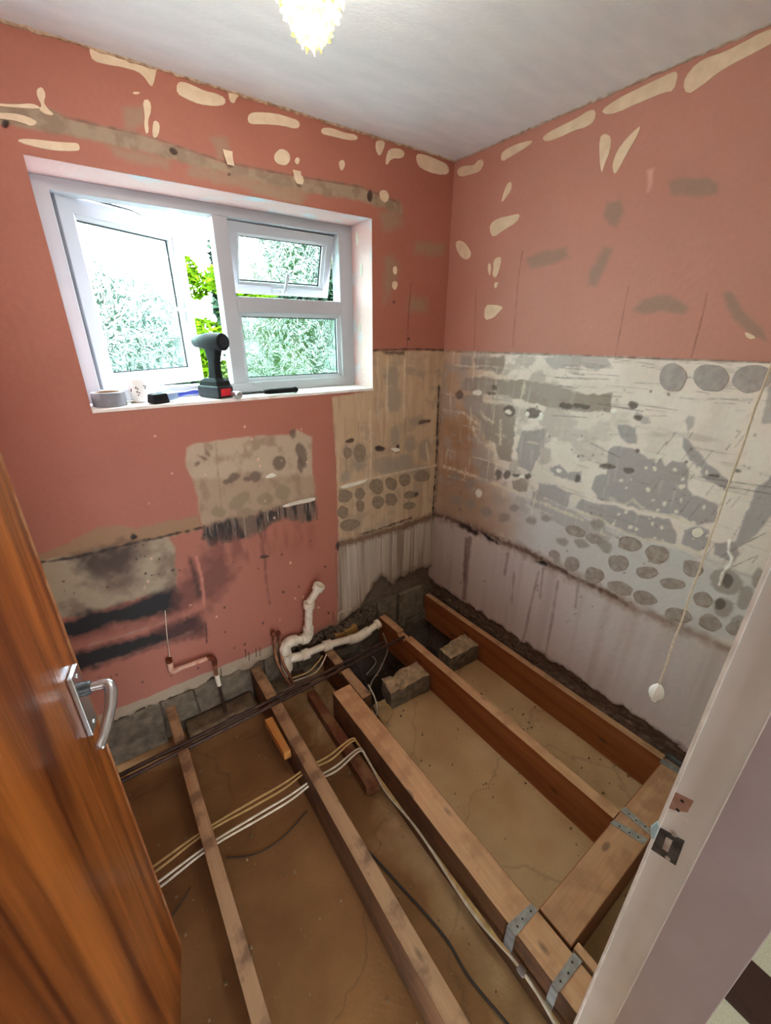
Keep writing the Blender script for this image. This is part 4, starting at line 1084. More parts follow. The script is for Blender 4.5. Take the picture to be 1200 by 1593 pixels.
# ------------------------------------------------------------------ joists
def timber(name, x0, x1, y0, y1, z0, z1, side, top, label, cat='joist', dx=0.0, group=None, notch=None, bev=0.002):
    """joist along y; dx = sideways drift from far (y1) to near (y0)"""
    t = thing(name, ((x0 + x1) / 2, (y0 + y1) / 2, z0), label, cat, group)
    mb = MB()
    n = 14
    ys = sorted(set(list(np.linspace(y0, y1, n)) + ([notch[0], notch[0] + 1e-4, notch[1] - 1e-4, notch[1]] if notch else [])))
    rows = []
    for yy in ys:
        k = (y1 - yy) / (y1 - y0)
        w_ = random.uniform(-0.0008, 0.0008)
        zt = z1 + random.uniform(-0.0006, 0.0006)
        if notch and notch[0] < yy < notch[1]:
            zt = z1 - notch[2]
        rows.append([(x0 + dx * k + w_, yy, z0), (x1 + dx * k + w_, yy, z0), (x1 + dx * k + w_, yy, zt), (x0 + dx * k + w_, yy, zt)])
    vs = [q for r in rows for q in r]
    mb.v = [tuple(q) for q in vs]
    for i in range(len(rows) - 1):
        for k in range(4):
            mb.f.append((i * 4 + k, i * 4 + (k + 1) % 4, i * 4 + 4 + (k + 1) % 4, i * 4 + 4 + k)); mb.m.append(1 if k == 2 else 0); mb.sm.append(False)
    mb.f += [(0, 1, 2, 3), (len(rows) * 4 - 1, len(rows) * 4 - 2, len(rows) * 4 - 3, len(rows) * 4 - 4)]; mb.m += [0, 0]; mb.sm += [False, False]
    obj('beam', mb, [side, top], t, None, bev)
    return t
G = 'exposed floor joists'
Y0 = -1.67
timber('floor_joist', -1.643, -1.600, Y0, 0.035, FLOOR + 0.003, 0.0, M['old'], M['old_top'], 'grimy floor joist nearest the open door', notch=(-0.262, -0.196, 0.022))
J2 = timber('floor_joist', -1.232, -1.180, Y0, 0.04, FLOOR + 0.003, 0.0, M['old'], M['old_top'], 'floor joist with an orange offcut fixed against its left side', dx=-0.005, notch=(-0.268, -0.212, 0.022))
timber('floor_joist', -0.850, -0.800, -0.478, -0.06, FLOOR + 0.003, 0.0, M['old'], M['old_top'], 'short old joist stub under the white waste pipe beside the doubled joist', notch=(-0.262, -0.206, 0.022))
J3 = timber('floor_joist', -0.953, -0.853, Y0, -0.36, FLOOR + 0.003, 0.001, M['old'], M['pine_top'], 'widest floor joist, doubled, pale top with two steel straps', dx=0.008)
timber('floor_joist', -0.422, -0.376, -1.468, 0.0, FLOOR + 0.003, 0.0, M['pine'], M['pine_top'], 'clean orange joist running into the cross beam between two block piers', dx=0.03, notch=(-0.255, -0.185, 0.02))
timber('floor_joist', -0.030, 0.008, -1.468, 0.02, FLOOR + 0.003, 0.0, M['pine'], M['pine_top'], 'orange joist tight along the foot of the right wall', dx=0.03)
# double cross beam
t = thing('cross_beam', (-0.4, -1.522, FLOOR), 'thick doubled cross beam near the door jamb carrying two joist ends', 'beam')
mb = MB(); mb.box(-0.838, 0.05, -1.580, -1.470, FLOOR + 0.003, 0.0, 0, 1); obj('beam', mb, [M['pine_x'], M['pine_x_top']], t, None, 0.003)
# thin board beyond
t = thing('timber_batten', (-0.82, -1.63, FLOOR), 'thin batten on the right of the doubled joist behind the cross beam', 'batten')
mb = MB(); mb.box(-0.836, -0.812, -1.68, -1.585, FLOOR + 0.003, 0.004, 0); obj('beam', mb, M['pine_top'], t, None, 0.002)

# ------------------------------------------------------------------ steel straps of the joist hangers
def strap(px, label, drop, nails=3, zt=0.0015, m=None):
    P_ = [at(q[0], q[1], z=zt) for q in px]
    c = sum(P_, Vector()) / 4
    t = thing('joist_hanger', c, label, 'joist hanger', 'steel joist hangers')
    mb = MB(); mb.prism(P_, (0, 0, 0.0022))
    for (i, j) in drop:      # edge that turns down the side of the timber
        a, b_ = P_[i], P_[j]
        out = ((a + b_) / 2 - c); out.z = 0; out.normalize()
        mb.prism([a + out * 0.0005, b_ + out * 0.0005, b_ + out * 0.0025, a + out * 0.0025], (0, 0, -0.12))
    obj('strap', mb, m or M['galv'], t)
    for k in range(nails):
        f = (k + 0.7) / (nails + 0.4)
        q = (P_[0].lerp(P_[1], f) + P_[3].lerp(P_[2], f)) / 2 + Vector((random.uniform(-.004, .004), random.uniform(-.004, .004), 0.002))
        mb = MB(); mb.lathe([(0.0001, 0.0022), (0.0022, 0.002), (0.003, 0.0)], q, seg=8); obj('nail', mb, M['nail'], t)
strap([(790, 1439), (826, 1406), (836.5, 1417), (802.5, 1457)], 'steel strap over the doubled joist, the farther of two', [(3, 0), (1, 2)])
strap([(858, 1531), (892, 1482.5), (906, 1497), (869, 1545)], 'steel strap over the doubled joist, the nearer of two', [(3, 0), (1, 2)])
strap([(950, 1281), (1001, 1314), (1009, 1306), (957, 1276)], 'left steel strap of the pair on top of the cross beam', [(0, 3)])
strap([(967, 1262), (1010, 1298), (1016, 1293), (973, 1256)], 'right steel strap of the pair on top of the cross beam', [(0, 3)])
t = thing('packer', at(1052, 1184, z=0), 'dark grey slate packer at the corner of cross beam and right wall', 'packer')
P_ = [at(1034, 1178, z=0.002), at(1042, 1166, z=0.002), at(1082, 1180, z=0.002), at(1060, 1196, z=0.002)]
mb = MB(); mb.prism(P_, (0, 0, 0.018)); obj('slab', mb, M['slate'], t, None, 0.002)
t = thing('joist_hanger', at(1045, 1196, z=0), 'steel strap half hidden under the slate packer by the right wall', 'joist hanger', 'steel joist hangers')
P_ = [at(1026, 1186, z=0.002), at(1031, 1180, z=0.002), at(1062, 1199, z=0.002), at(1057, 1205, z=0.002)]
mb = MB(); mb.prism(P_, (0, 0, 0.002)); obj('strap', mb, M['galv'], t)

# ------------------------------------------------------------------ loose blocks, offcuts
def rough_block(name, corners, z0, z1, label, chips, mats):
    """corners: four floor-plan points; top edge broken by chips"""
    c = sum((Vector((q[0], q[1], 0)) for q in corners), Vector()) / 4
    t = thing(name, (c.x, c.y, z0), label, 'block')
    nu, nv, nw = 10, 5, 6
    mb = MB()
    idx = {}
    def pt(i, j, k):
        a, b_, d = i / nu, j / nv, k / nw
        q0 = Vector(corners[0]).lerp(Vector(corners[1]), a); q1 = Vector(corners[3]).lerp(Vector(corners[2]), a)
        q = q0.lerp(q1, b_)
        top = z1 - chips(a, b_)
        z = z0 + (top - z0) * d
        n = 0.004
        r_ = random.Random(i * 1000 + j * 100 + k + int(c.x * 1000))
        return (q.x + r_.uniform(-n, n), q.y + r_.uniform(-n, n), z + (r_.uniform(-n, n) * (k > 0)))
    def vid(i, j, k):
        if (i, j, k) not in idx:
            idx[(i, j, k)] = len(mb.v); mb.v.append(pt(i, j, k))
        return idx[(i, j, k)]
    def quad(a, b_, c_, d, m):
        mb.f.append((vid(*a), vid(*b_), vid(*c_), vid(*d))); mb.m.append(m); mb.sm.append(False)
    for i in range(nu):
        for j in range(nv):
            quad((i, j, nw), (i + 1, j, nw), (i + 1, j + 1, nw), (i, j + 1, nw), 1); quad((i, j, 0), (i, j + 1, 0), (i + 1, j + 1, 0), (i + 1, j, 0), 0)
        for k in range(nw):
            quad((i, 0, k), (i + 1, 0, k), (i + 1, 0, k + 1), (i, 0, k + 1), 0); quad((i, nv, k), (i, nv, k + 1), (i + 1, nv, k + 1), (i + 1, nv, k), 0)
    for j in range(nv):
        for k in range(nw):
            quad((0, j, k), (0, j, k + 1), (0, j + 1, k + 1), (0, j + 1, k), 0); quad((nu, j, k), (nu, j + 1, k), (nu, j + 1, k + 1), (nu, j, k + 1), 0)
    obj('concrete', mb, mats, t)
    return t
tA = at(597, 1058, z=-0.085)
rough_block('concrete_block', [(-0.672, -0.470), (-0.425, -0.490), (-0.425, -0.375), (-0.650, -0.355)], FLOOR + 0.004, -0.075, 'broken concrete block between the doubled joist and the clean orange joist',
            lambda a, b_: 0.022 * max(0, 0.5 - a) + 0.02 * max(0, b_ - 0.6) * (1 if a < 0.4 else 0.3) + (0.022 if 0.22 < a < 0.32 else 0) , [M['block'], M['block_top']])
rough_block('concrete_block', [(-0.245, -0.462), (-0.028, -0.478), (-0.028, -0.365), (-0.225, -0.350)], FLOOR + 0.004, -0.075, 'concrete block half between the clean orange joist and the wall joist',
            lambda a, b_: 0.02 * max(0, 0.6 - a) + (0.012 if b_ > 0.55 and a < 0.35 else 0), [M['block'], M['block_top']])

def offcut(name, pts_top, th, m, label, cat='offcut', bev=0.003):
    c = sum(pts_top, Vector()) / len(pts_top)
    t = thing(name, (c.x, c.y, c.z - th), label, cat)
    mb = MB(); mb.prism([q - Vector((0, 0, th)) for q in pts_top], (0, 0, th)); obj('timber', mb, m, t, None, bev)
    return t
z = -0.035
P_ = [at(411.6, 1119.6, z=z), at(426, 1113, z=z), at(456.6, 1164, z=z), at(441.6, 1172, z=z)]
for q in P_[1:3]: q.x = -1.238
offcut('timber_offcut', P_, 0.045, M['fresh'], 'bright orange timber offcut fixed to the left side of a joist')
z = FLOOR + 0.06
P_ = [Vector((-1.005, -0.16, z)), Vector((-0.962, -0.16, z)), Vector((-0.962, -0.79, z)), Vector((-1.022, -0.77, z))]
offcut('timber_board', P_, 0.056, M['rust_board'], 'red brown board lying on the concrete left of the doubled joist', 'board')
P_ = [at(522, 990, y=-0.02), at(556, 972, y=-0.02), at(558, 984, y=-0.02), at(524, 1000, y=-0.02)]
t = thing('timber_offcut', (-0.66, -0.04, 0.06), 'short yellow timber offcut wedged behind the white waste pipe', 'offcut')
mb = MB(); mb.prism(P_, (0, 0.06, 0.0)); obj('timber', mb, M['fresh_x'], t, None, 0.005)
# rubble heap behind the waste pipe, too small to count
mb = MB()
for k in range(110):
    x_ = random.uniform(-0.98, -0.46); y_ = random.uniform(-0.012, 0.03)
    zc = np.interp(x_, [-1.0, -0.9, -0.7, -0.55, -0.46], [0.0, 0.03, 0.045, 0.06, 0.08]) + random.uniform(-0.05, 0.02)
    s_ = random.uniform(0.006, 0.02)
    mb.hexa([(x_ + sx * s_ * random.uniform(.6, 1.2), y_ + sy * s_ * random.uniform(.5, 1), zc + sz * s_ * random.uniform(.5, 1)) for sz in (-1, 1) for sx, sy in ((-1, -1), (1, -1), (1, 1), (-1, 1))])
rub = obj('rubble', mb, M['mortar'], wall_back); rub['kind'] = 'stuff'
mb = MB()
for k in range(260):
    y_ = random.uniform(-1.50, 0.02)
    x_ = 0.028 - 0.02 * y_ + random.uniform(-0.010, 0.014); zc = 0.03 + random.uniform(-0.025, 0.08)
    s_ = random.uniform(0.004, 0.013)
    mb.hexa([(x_ + sx * s_ * random.uniform(.5, 1.1), y_ + sy * s_ * random.uniform(.6, 2.0), zc + sz * s_ * random.uniform(.4, .9)) for sz in (-1, 1) for sx, sy in ((-1, -1), (1, -1), (1, 1), (-1, 1))])
rub = obj('rubble', mb, M['mortar'], wall_right); rub['kind'] = 'stuff'
# grit on the subfloor
mb = MB()
for k in range(320):
    x_ = random.uniform(-1.98, 0.0); y_ = random.uniform(-1.6, -0.02)
    s_ = random.uniform(0.001, 0.0045) * (1.6 if random.random() < 0.06 else 1)
    mb.hexa([(x_ + sx * s_ * random.uniform(.5, 1.2), y_ + sy * s_ * random.uniform(.5, 1.2), FLOOR + 0.004 + sz * s_) for sz in (-1, 1) for sx, sy in ((-1, -1), (1, -1), (1, 1), (-1, 1))])
g_ = obj('grit', mb, mat('pale_grit', (150, 120, 86), 0.95, c2=(112, 86, 58), scale=12), floor); g_['kind'] = 'stuff'

# ------------------------------------------------------------------ pipes
def pipe(name, paths, label, cat='pipe', base=None):
    """paths: list of (part name, points, radius, material[, smooth])"""
    allp = [Vector(q) for pp in paths for q in pp[1]]
    c = base or (sum(allp, Vector()) / len(allp))
    t = thing(name, c, label, cat)
    for pp in paths:
        mb = MB(); mb.tube(smooth_path(pp[1], 6) if len(pp) > 4 and pp[4] else pp[1], pp[2], 14)
        obj(pp[0], mb, pp[3], t)
    return t
W_ = M['plastic_w']
yv = -0.05
a0 = at(496, 913, y=yv - 0.02); a1 = at(490, 924, y=yv - 0.01); a2 = at(481, 937, y=yv); a3 = at(479.5, 985, y=yv); a4 = at(476, 993, y=yv); a5 = at(452, 998, y=yv + 0.01); a6 = at(444, 1006, y=yv + 0.01); a7 = at(447, 1050, y=yv - 0.01)
tee = at(446, 1026, y=yv)
b1 = at(470, 1020, y=-0.065); b2 = at(500, 1007, y=-0.075); b3 = at(530, 998, y=-0.085); b4 = at(556, 992, y=-0.09); b5 = at(574, 981, y=-0.09); b6 = at(590, 969, y=-0.085)
def mid2(p_, q_, f): return p_.lerp(q_, f)
up = Vector((0, 0, 1))
t = pipe('waste_pipe', [
    ('offset_bend', [mid2(a0, a1, .4), a1, a2], 0.0201, W_, True),
    ('vertical_pipe', [a2, a3], 0.0211, W_),
    ('elbow', [mid2(a2, a3, .8), a3, a4, mid2(a4, a5, .3)], 0.0287, W_, True),
    ('horizontal_pipe', [a4, a5], 0.0211, W_),
    ('elbow', [mid2(a4, a5, .6), a5, a6, mid2(a6, tee, .5)], 0.0295, W_, True),
    ('down_pipe', [a6, tee, a7], 0.0211, W_),
    ('tee', [mid2(tee, a6, .45), tee, mid2(tee, a7, .6)], 0.0315, W_),
    ('tee_branch', [tee, mid2(tee, b1, 1.0)], 0.0246, W_),
    ('branch_pipe', [b1, b2, b3, b4], 0.0201, W_, True),
    ('branch_elbow', [mid2(b3, b4, .5), b4, b5], 0.0287, W_, True),
    ('end_pipe', [b5, b6], 0.0201, W_),
    ('coupling', [mid2(b1, b2, .0), mid2(b1, b2, .35)], 0.0301, W_),
    ('coupling', [mid2(b2, b3, .1), mid2(b2, b3, .5)], 0.0295, W_),
    ('coupling', [mid2(b5, b6, .7), b6], 0.0287, W_),
    ('coupling', [mid2(a2, a3, .0), mid2(a2, a3, .16)], 0.0301, W_),
], 'white plastic waste pipe with tee and elbows against the pink wall', 'waste pipe')
# open socket at the top
ax = (a0 - a1).normalized()
mb = MB(); mb.lathe([(0.024, -0.022), (0.030, -0.018), (0.031, 0.012), (0.029, 0.014), (0.022, 0.013), (0.020, -0.012), (0.0001, -0.013)], a0, ax, 20); obj('socket', mb, W_, t)
# capped copper pair
for (ua, ub, lb) in ((425, 'left', 'left one of two capped copper pipe tails beside the waste pipe'), (433.5, 'right', 'right one of two capped copper pipe tails beside the waste pipe')):
    x0 = at(ua, 986, y=-0.035); x1 = at(ua + 3, 1012, y=-0.035); x2 = at(ua + 9, 1036, y=-0.085); x3 = at(ua + 27, 1066, y=-0.12)
    t = pipe('copper_pipe', [('pipe', [x0, x1, x2, x3], 0.0078, M['copper'], True)], lb, 'pipe')
    mb = MB(); mb.lathe([(0.0001, 0.016), (0.009, 0.014), (0.013, 0.006), (0.013, -0.006), (0.009, -0.012)], x0, (0, 0, 1), 10); obj('cap', mb, M['brass'], t)
# small-bore run below the mould
q0 = at(264, 1030, y=-0.02); q1 = at(268, 1044, y=-0.025); q2 = at(276, 1041, y=-0.03); q3 = at(326, 1023, y=-0.03); q4 = at(333, 1026, y=-0.03); q5 = at(337, 1050, y=-0.025); q6 = at(341, 1066, y=-0.03)
t = pipe('small_bore_pipe', [('pipe', [q2, q3], 0.0105, M['copper_pale']), ('down_pipe', [q4, q5], 0.008, M['copper']), ('pipe_sleeve', [q5, q6], 0.011, M['plastic_w']), ('tail_pipe', [q6, at(352, 1110, y=-0.05)], 0.007, M['dirty_pipe'])], 'pale small bore pipe with rusty elbows low on the pink wall', 'pipe')
mb = MB(); mb.tube(smooth_path([q0, q1, q2 + (q3 - q2) * 0.05], 5), 0.012, 12); obj('elbow', mb, M['copper_pale'], t)
mb = MB(); mb.tube([q0 + Vector((0, 0, 0.018)), q0], 0.014, 8); obj('cap_nut', mb, M['brass'], t)
mb = MB(); mb.tube(smooth_path([q3 - (q3 - q2) * 0.06, q3, q4, q4 + (q5 - q4) * 0.3], 5), 0.0125, 12); obj('elbow', mb, M['brass'], t)
mb = MB(); mb.tube(smooth_path([at(257, 950, y=-0.004), at(260, 990, y=-0.014), at(264, 1022, y=-0.018)], 5), 0.0018, 6)
tag(obj('thin_wire', mb, M['cord']), 'thin pale wire hanging down the mouldy wall to the rusty elbow', 'wire')
# two grimy pipes laid in the joist notches
for (yy, lb, xe) in ((-0.218, 'grimy pipe across the joist notches, the one nearer the window wall', -0.52), (-0.250, 'grimy pipe across the joist notches, the one farther from the window wall', -0.40)):
    t = pipe('grimy_pipe', [('pipe', [(-1.99, yy - 0.012, -0.008), (-1.45, yy - 0.004, -0.010), (-1.0, yy + 0.004, -0.009), (xe, yy + 0.022, -0.010)], 0.0085, M['dirty_pipe'], True)], lb, 'pipe')
    for xx in (-1.03, -1.40) if yy > -0.23 else (-1.05,):
        mb = MB(); mb.tube([(xx - 0.022, yy + 0.001, -0.0095), (xx + 0.022, yy + 0.002, -0.0095)], 0.0108, 12); obj('joint', mb, M['dirty_pipe'], t)

# ------------------------------------------------------------------ cables
def cable(pts, r, m, label, group=None, cat='cable', n=8):
    mb = MB(); mb.tube(smooth_path(pts, n), r, 7)
    o = obj('cable', mb, m); return tag(o, label, cat, group)
zc = -0.075
for k, (yy, m, lb, off) in enumerate(((-0.590, 'cable_y', 'cream yellow cable through the joists, farthest of the crossing four', 0.0), (-0.603, 'cable_y', 'cream yellow cable sagging beside the farthest crossing cable', 0.012),
                                      (-0.650, 'cable_w', 'white cable through the joists, second nearest of the crossing four', 0.0), (-0.663, 'cable_w', 'white cable through the joists, nearest of the crossing four', 0.010))):
    pts = [(-1.99, yy - 0.02, zc - 0.03), (-1.80, yy - 0.01, zc - 0.012 - off), (-1.622, yy, zc), (-1.45, yy + 0.004, zc - 0.008 - off), (-1.32, yy, zc - 0.008 - off), (-1.206, yy, zc), (-1.10, yy - 0.002, zc - 0.004 - off), (-0.985, yy + 0.004, zc + 0.008),
           (-0.967, yy - 0.03, zc - 0.002 - k * 0.004), (-0.965 - k * 0.002, yy - 0.18, zc - 0.035 - k * 0.005), (-0.964 - k * 0.002, -1.05, zc - 0.03 + k * 0.006), (-0.963 - k * 0.003, -1.33, zc - 0.02 - k * 0.006), (-0.962, -1.515, zc - 0.012 + k * 0.002), (-0.962 - k * 0.004, -1.66, zc - 0.02)]
    cable(pts, 0.0042, M[m], lb, 'cables crossing under the floor')
mb = MB(); mb.lathe([(0.003, -0.014), (0.011, -0.01), (0.012, 0.0), (0.011, 0.01), (0.003, 0.014)], (-0.9625, -1.515, zc - 0.010), (0, 1, 0), 10)
tag(obj('tape_wrap', mb, M['cable_g']), 'small wrap of tape binding the cables beside the doubled joist', 'tape')
f = FLOOR + 0.008
cable([at(560, 1310, z=f), at(620, 1375, z=f), at(690, 1455, z=f), at(730, 1520, z=f), at(790, 1593, z=f), at(830, 1640, z=f)], 0.004, M['cable_k'], 'dark cable lying straight on the concrete left of the doubled joist')
cable([at(352, 1334, z=f), at(400, 1328, z=f), at(440, 1303, z=f), at(478, 1262, z=f)], 0.0021, M['cable_k'], 'dark thin cable curling on the concrete beside the grimy joist')
cable([at(268, 1425, z=f), at(285, 1400, z=f), at(296, 1380, z=f)], 0.0021, M['cable_k'], 'short dark cable on the concrete left of the grimy joist')
for pts, m, lb in (([at(455, 1055, z=-.03), at(480, 1045, z=-.02), at(495, 1030, z=.01), at(502, 1020, z=.02)], 'cable_y', 'cream cable looping up to the waste pipe branch, left of two'), ([at(457, 1060, z=-.04), at(488, 1048, z=-.03), at(500, 1035, z=0.0), at(508, 1018, z=.03)], 'cable_w', 'white cable looping up to the waste pipe branch, right of two'),
                   ([at(596, 985, z=0.0), at(603, 1010, z=-.05), at(592, 1040, z=-.08), at(578, 1062, z=-.10), at(575, 1085, z=-.12)], 'cable_g', 'grey cable dropping beside the clean orange joist end'),
                   ([at(573, 1065, z=-.05), at(583, 1085, z=-.08), at(587, 1105, z=-.12), at(584, 1115, z=-.16)], 'cable_w', 'white cable drooping past the old joist stub'),
                   ([at(583, 1092, z=-.12), at(602, 1096, z=-.15), at(610, 1108, z=-.17), at(600, 1122, z=-.18), at(592, 1116, z=-.18)], 'cable_y', 'cream cable loop on the concrete by the broken block'),
                   ([at(545, 1030, z=-.02), at(560, 1042, z=-.06), at(572, 1070, z=-.1), at(580, 1100, z=-.15), at(598, 1130, z=-.19)], 'cable_k', 'dark cable running down by the broken block'),
                   ([at(560, 1010, z=-.06), at(575, 1018, z=-.08), at(585, 1030, z=-.1), at(570, 1050, z=-.13)], 'cable_g', 'thin grey cable in the dark hollow beside the old joist stub')):
    cable(pts, 0.0036, M[m], lb, n=8)
# white flex sticking out of the rubble
cable([at(526, 964, y=-0.02), at(528, 954, y=-0.03), at(538, 949, y=-0.035), at(548, 947, y=-0.03)], 0.0035, M['cable_w'], 'short white flex poking out of the rubble above the yellow offcut')
# broken wire ends standing at the plaster foot
STUB = ('thin dark wire stub farthest left of four at the plaster foot above the second joist', 'thin dark wire stub second from left of four above the second joist', 'thin dark wire stub third from left of four above the second joist',
        'thin dark wire stub farthest right of four above the second joist', 'thin dark wire stub right of the small bore pipe sleeve', 'thin dark wire stub left of the white flex in the rubble')
for k, (ux, uv) in enumerate(((383, 1010), (388, 1014), (399, 1008), (405, 1006), (345, 1040), (519, 952))):
    b0 = at(ux, uv + 14, y=-0.006); b1_ = at(ux - 1, uv, y=-0.012)
    mb = MB(); mb.tube([b0, b0.lerp(b1_, .5) + Vector((.001, 0, 0)), b1_], 0.0013, 6)
    tag(obj('wire_stub', mb, M['cable_k']), STUB[k], 'wire', 'wire stubs along the plaster foot')

# ------------------------------------------------------------------ door and lining
def door():
    E = Vector((-1.756, -0.920, 0)); d = Vector((-math.sin(math.radians(12)), -math.cos(math.radians(12)), 0)); n = Vector((-math.cos(math.radians(12)), math.sin(math.radians(12)), 0))
    t = thing('door_1', E + d * 0.38, 'open varnished brown wood veneer door at the left with a lever handle', 'door', kind='structure')
    Q = lambda a, b_, z_: E + d * a + n * b_ + Vector((0, 0, z_))
    mb = MB()
    mb.hexa([Q(0.012, 0, 0.004), Q(0.762, 0, 0.004), Q(0.762, 0.038, 0.004), Q(0.012, 0.038, 0.004), Q(0.012, 0, 1.985), Q(0.762, 0, 1.985), Q(0.762, 0.038, 1.985), Q(0.012, 0.038, 1.985)])
    obj('leaf', mb, M['door'], t, None, 0.001)
    mb = MB()
    mb.hexa([Q(0, 0.0, 0.004), Q(0.012, 0.0, 0.004), Q(0.012, 0.038, 0.004), Q(0, 0.038, 0.004), Q(0, 0.0, 1.985), Q(0.012, 0.0, 1.985), Q(0.012, 0.038, 1.985), Q(0, 0.038, 1.985)])
    obj('lipping', mb, M['door_edge'], t, 'worn paler lipping along the closing edge of the door', 0.0015)
    # lever furniture
    mb = MB(); mb.prism([Q(0.030, -0.0005, 0.935), Q(0.072, -0.0005, 0.935), Q(0.072, -0.0005, 1.075), Q(0.030, -0.0005, 1.075)], -n * 0.009)
    pl = obj('handle_plate', mb, M['chrome'], t, None, 0.002)
    mb = MB(); mb.lathe([(0.013, 0.0), (0.013, 0.012), (0.011, 0.016)], Q(0.051, -0.009, 1.030), -n, 18); obj('spindle_collar', mb, M['keep_dark'], pl)
    mb = MB()
    path = smooth_path([Q(0.051, -0.010, 1.030), Q(0.051, -0.034, 1.030), Q(0.053, -0.050, 1.029), Q(0.066, -0.056, 1.022), Q(0.092, -0.054, 1.004), Q(0.130, -0.046, 0.985), Q(0.150, -0.040, 0.978)], 6)
    mb.tube(path, [0.0095] * 12 + [0.0105] * 12 + [0.0095] * 6 + [0.0085] * 6 + [0.006], 12)
    obj('lever', mb, M['chrome'], pl)
    for z_ in (0.950, 1.062):
        mb = MB(); mb.lathe([(0.0001, 0.002), (0.0035, 0.0018), (0.004, 0.0)], Q(0.051, -0.0095, z_), -n, 10); obj('screw', mb, M['steel'], pl)
    # latch face on the edge
    return t
door()

trim = thing('trim_1', (-1.125, -1.753, 0.0), 'grey white painted door lining at the right edge with a strike plate', 'door lining', kind='structure')
mb = MB(); mb.box(-1.125, -1.1095, -1.815, -1.692, 0.0, 2.02); obj('lining', mb, M['gloss'], trim, None, 0.0015)
mb = MB(); mb.box(-1.137, -1.1245, -1.8155, -1.7375, 0.0, 2.005); obj('door_stop', mb, [M['mauve']], trim, 'mauve grey door stop', 0.0012)
mb = MB(); mb.box(-1.1375, -1.1245, -1.7378, -1.7368, 0.0, 2.005); obj('stop_edge', mb, M['rim'], trim)  # window-light highlight on the stop's edge, put in as a white strip
mb = MB(); mb.box(-1.127, -1.1095, -1.6925, -1.688, 0.0, 2.02); obj('lining_edge', mb, M['rim'], trim, None, 0.001)
mb = MB(); mb.box(-1.955, -1.937, -1.815, -1.700, 0.0, 2.02); obj('lining', mb, M['gloss'], trim)
mb = MB(); mb.box(-1.955, -1.11, -1.815, -1.692, 2.003, 2.02); obj('head_lining', mb, M['gloss'], trim)
X = -1.125
def jq(pts, th, name, m, bev=0.0):
    mb = MB(); mb.prism([at(u, v, x=X) + Vector((0.0005, 0, 0)) for u, v in pts], (-th, 0, 0)); return obj(name, mb, M[m], trim, None, bev)
jq([(1052, 1232), (1080, 1246), (1070, 1264), (1048, 1260), (1038, 1256), (1046, 1240)], 0.0008, 'bare_patch', 'bare_timber')
jq([(1036, 1256), (1072, 1276), (1070, 1279), (1035, 1259)], 0.0015, 'paint_ridge', 'rim')
sp = jq([(1022, 1284), (1066, 1308), (1052, 1346), (1010, 1318)], 0.0016, 'strike_plate', 'keep_dark', 0.0004)
for q in ([(1038, 1300), (1048, 1306), (1041, 1324), (1032, 1318)],):
    mb = MB(); mb.prism([at(u, v, x=X) + Vector((-0.0016, 0, 0)) for u, v in q], (-0.0012, 0, 0)); obj('latch_keep', mb, M['steel'], sp)
for u, v in ((1040, 1334), (1050, 1297)):
    mb = MB(); mb.lathe([(0.0001, 0.001), (0.003, 0.0008), (0.0036, 0.0)], at(u, v, x=X) + Vector((-0.0016, 0, 0)), (-1, 0, 0), 10); obj('screw', mb, M['steel'], sp)
jq([(1014, 1284), (1024, 1276), (1028, 1284), (1020, 1304), (1014, 1300)], 0.004, 'paint_blob', 'paint_blob', 0.001)
for u, v in ((1062, 1246), (1055, 1260)):
    mb = MB(); mb.lathe([(0.0001, 0.0006), (0.0022, 0.0005), (0.0025, 0.0)], at(u, v, x=X) + Vector((-0.0003, 0, 0)), (-1, 0, 0), 8); obj('screw_hole', mb, M['nail'], trim)

# ------------------------------------------------------------------ hall beyond the doorway
mb = MB(); mb.box(-3.2, -0.605, -3.6, -1.815, -0.06, 0.015); mb.box(-0.458, 0.5, -3.6, -1.815, -0.06, 0.015); mb.box(-0.61, -0.45, -3.6, -1.815, -0.06, 0.004)
tag(obj('floor_hall', mb, M['carpet']), 'pale cream carpet in the hall at the bottom right corner', 'floor', kind='structure')
mb = MB(); mb.box(-0.605, -0.458, -3.6, -1.83, 0.004, 0.022)
tag(obj('trim_2', mb, M['threshold'], None, None, 0.003), 'dark stained board let into the hall carpet at bottom right', 'threshold', kind='structure')
mb = MB(); mb.box(-3.3, -3.2, -3.7, -1.7, -0.06, H); mb.box(0.5, 0.6, -3.7, -1.7, -0.06, H); mb.box(-3.3, 0.6, -3.7, -3.6, -0.06, H)
mb.box(-3.3, -2.10, -1.814, -1.70, -0.06, H); mb.box(0.15, 0.6, -1.814, -1.70, -0.06, H)
tag(obj('wall_hall', mb, M['white_wall']), 'plain cream hall wall behind the viewer', 'wall', kind='structure')
mb = MB(); mb.box(-3.3, 0.6, -3.7, -1.70, H, H + 0.06)
tag(obj('ceiling_hall', mb, M['ceiling']), 'white hall ceiling behind the viewer', 'ceiling', kind='structure')

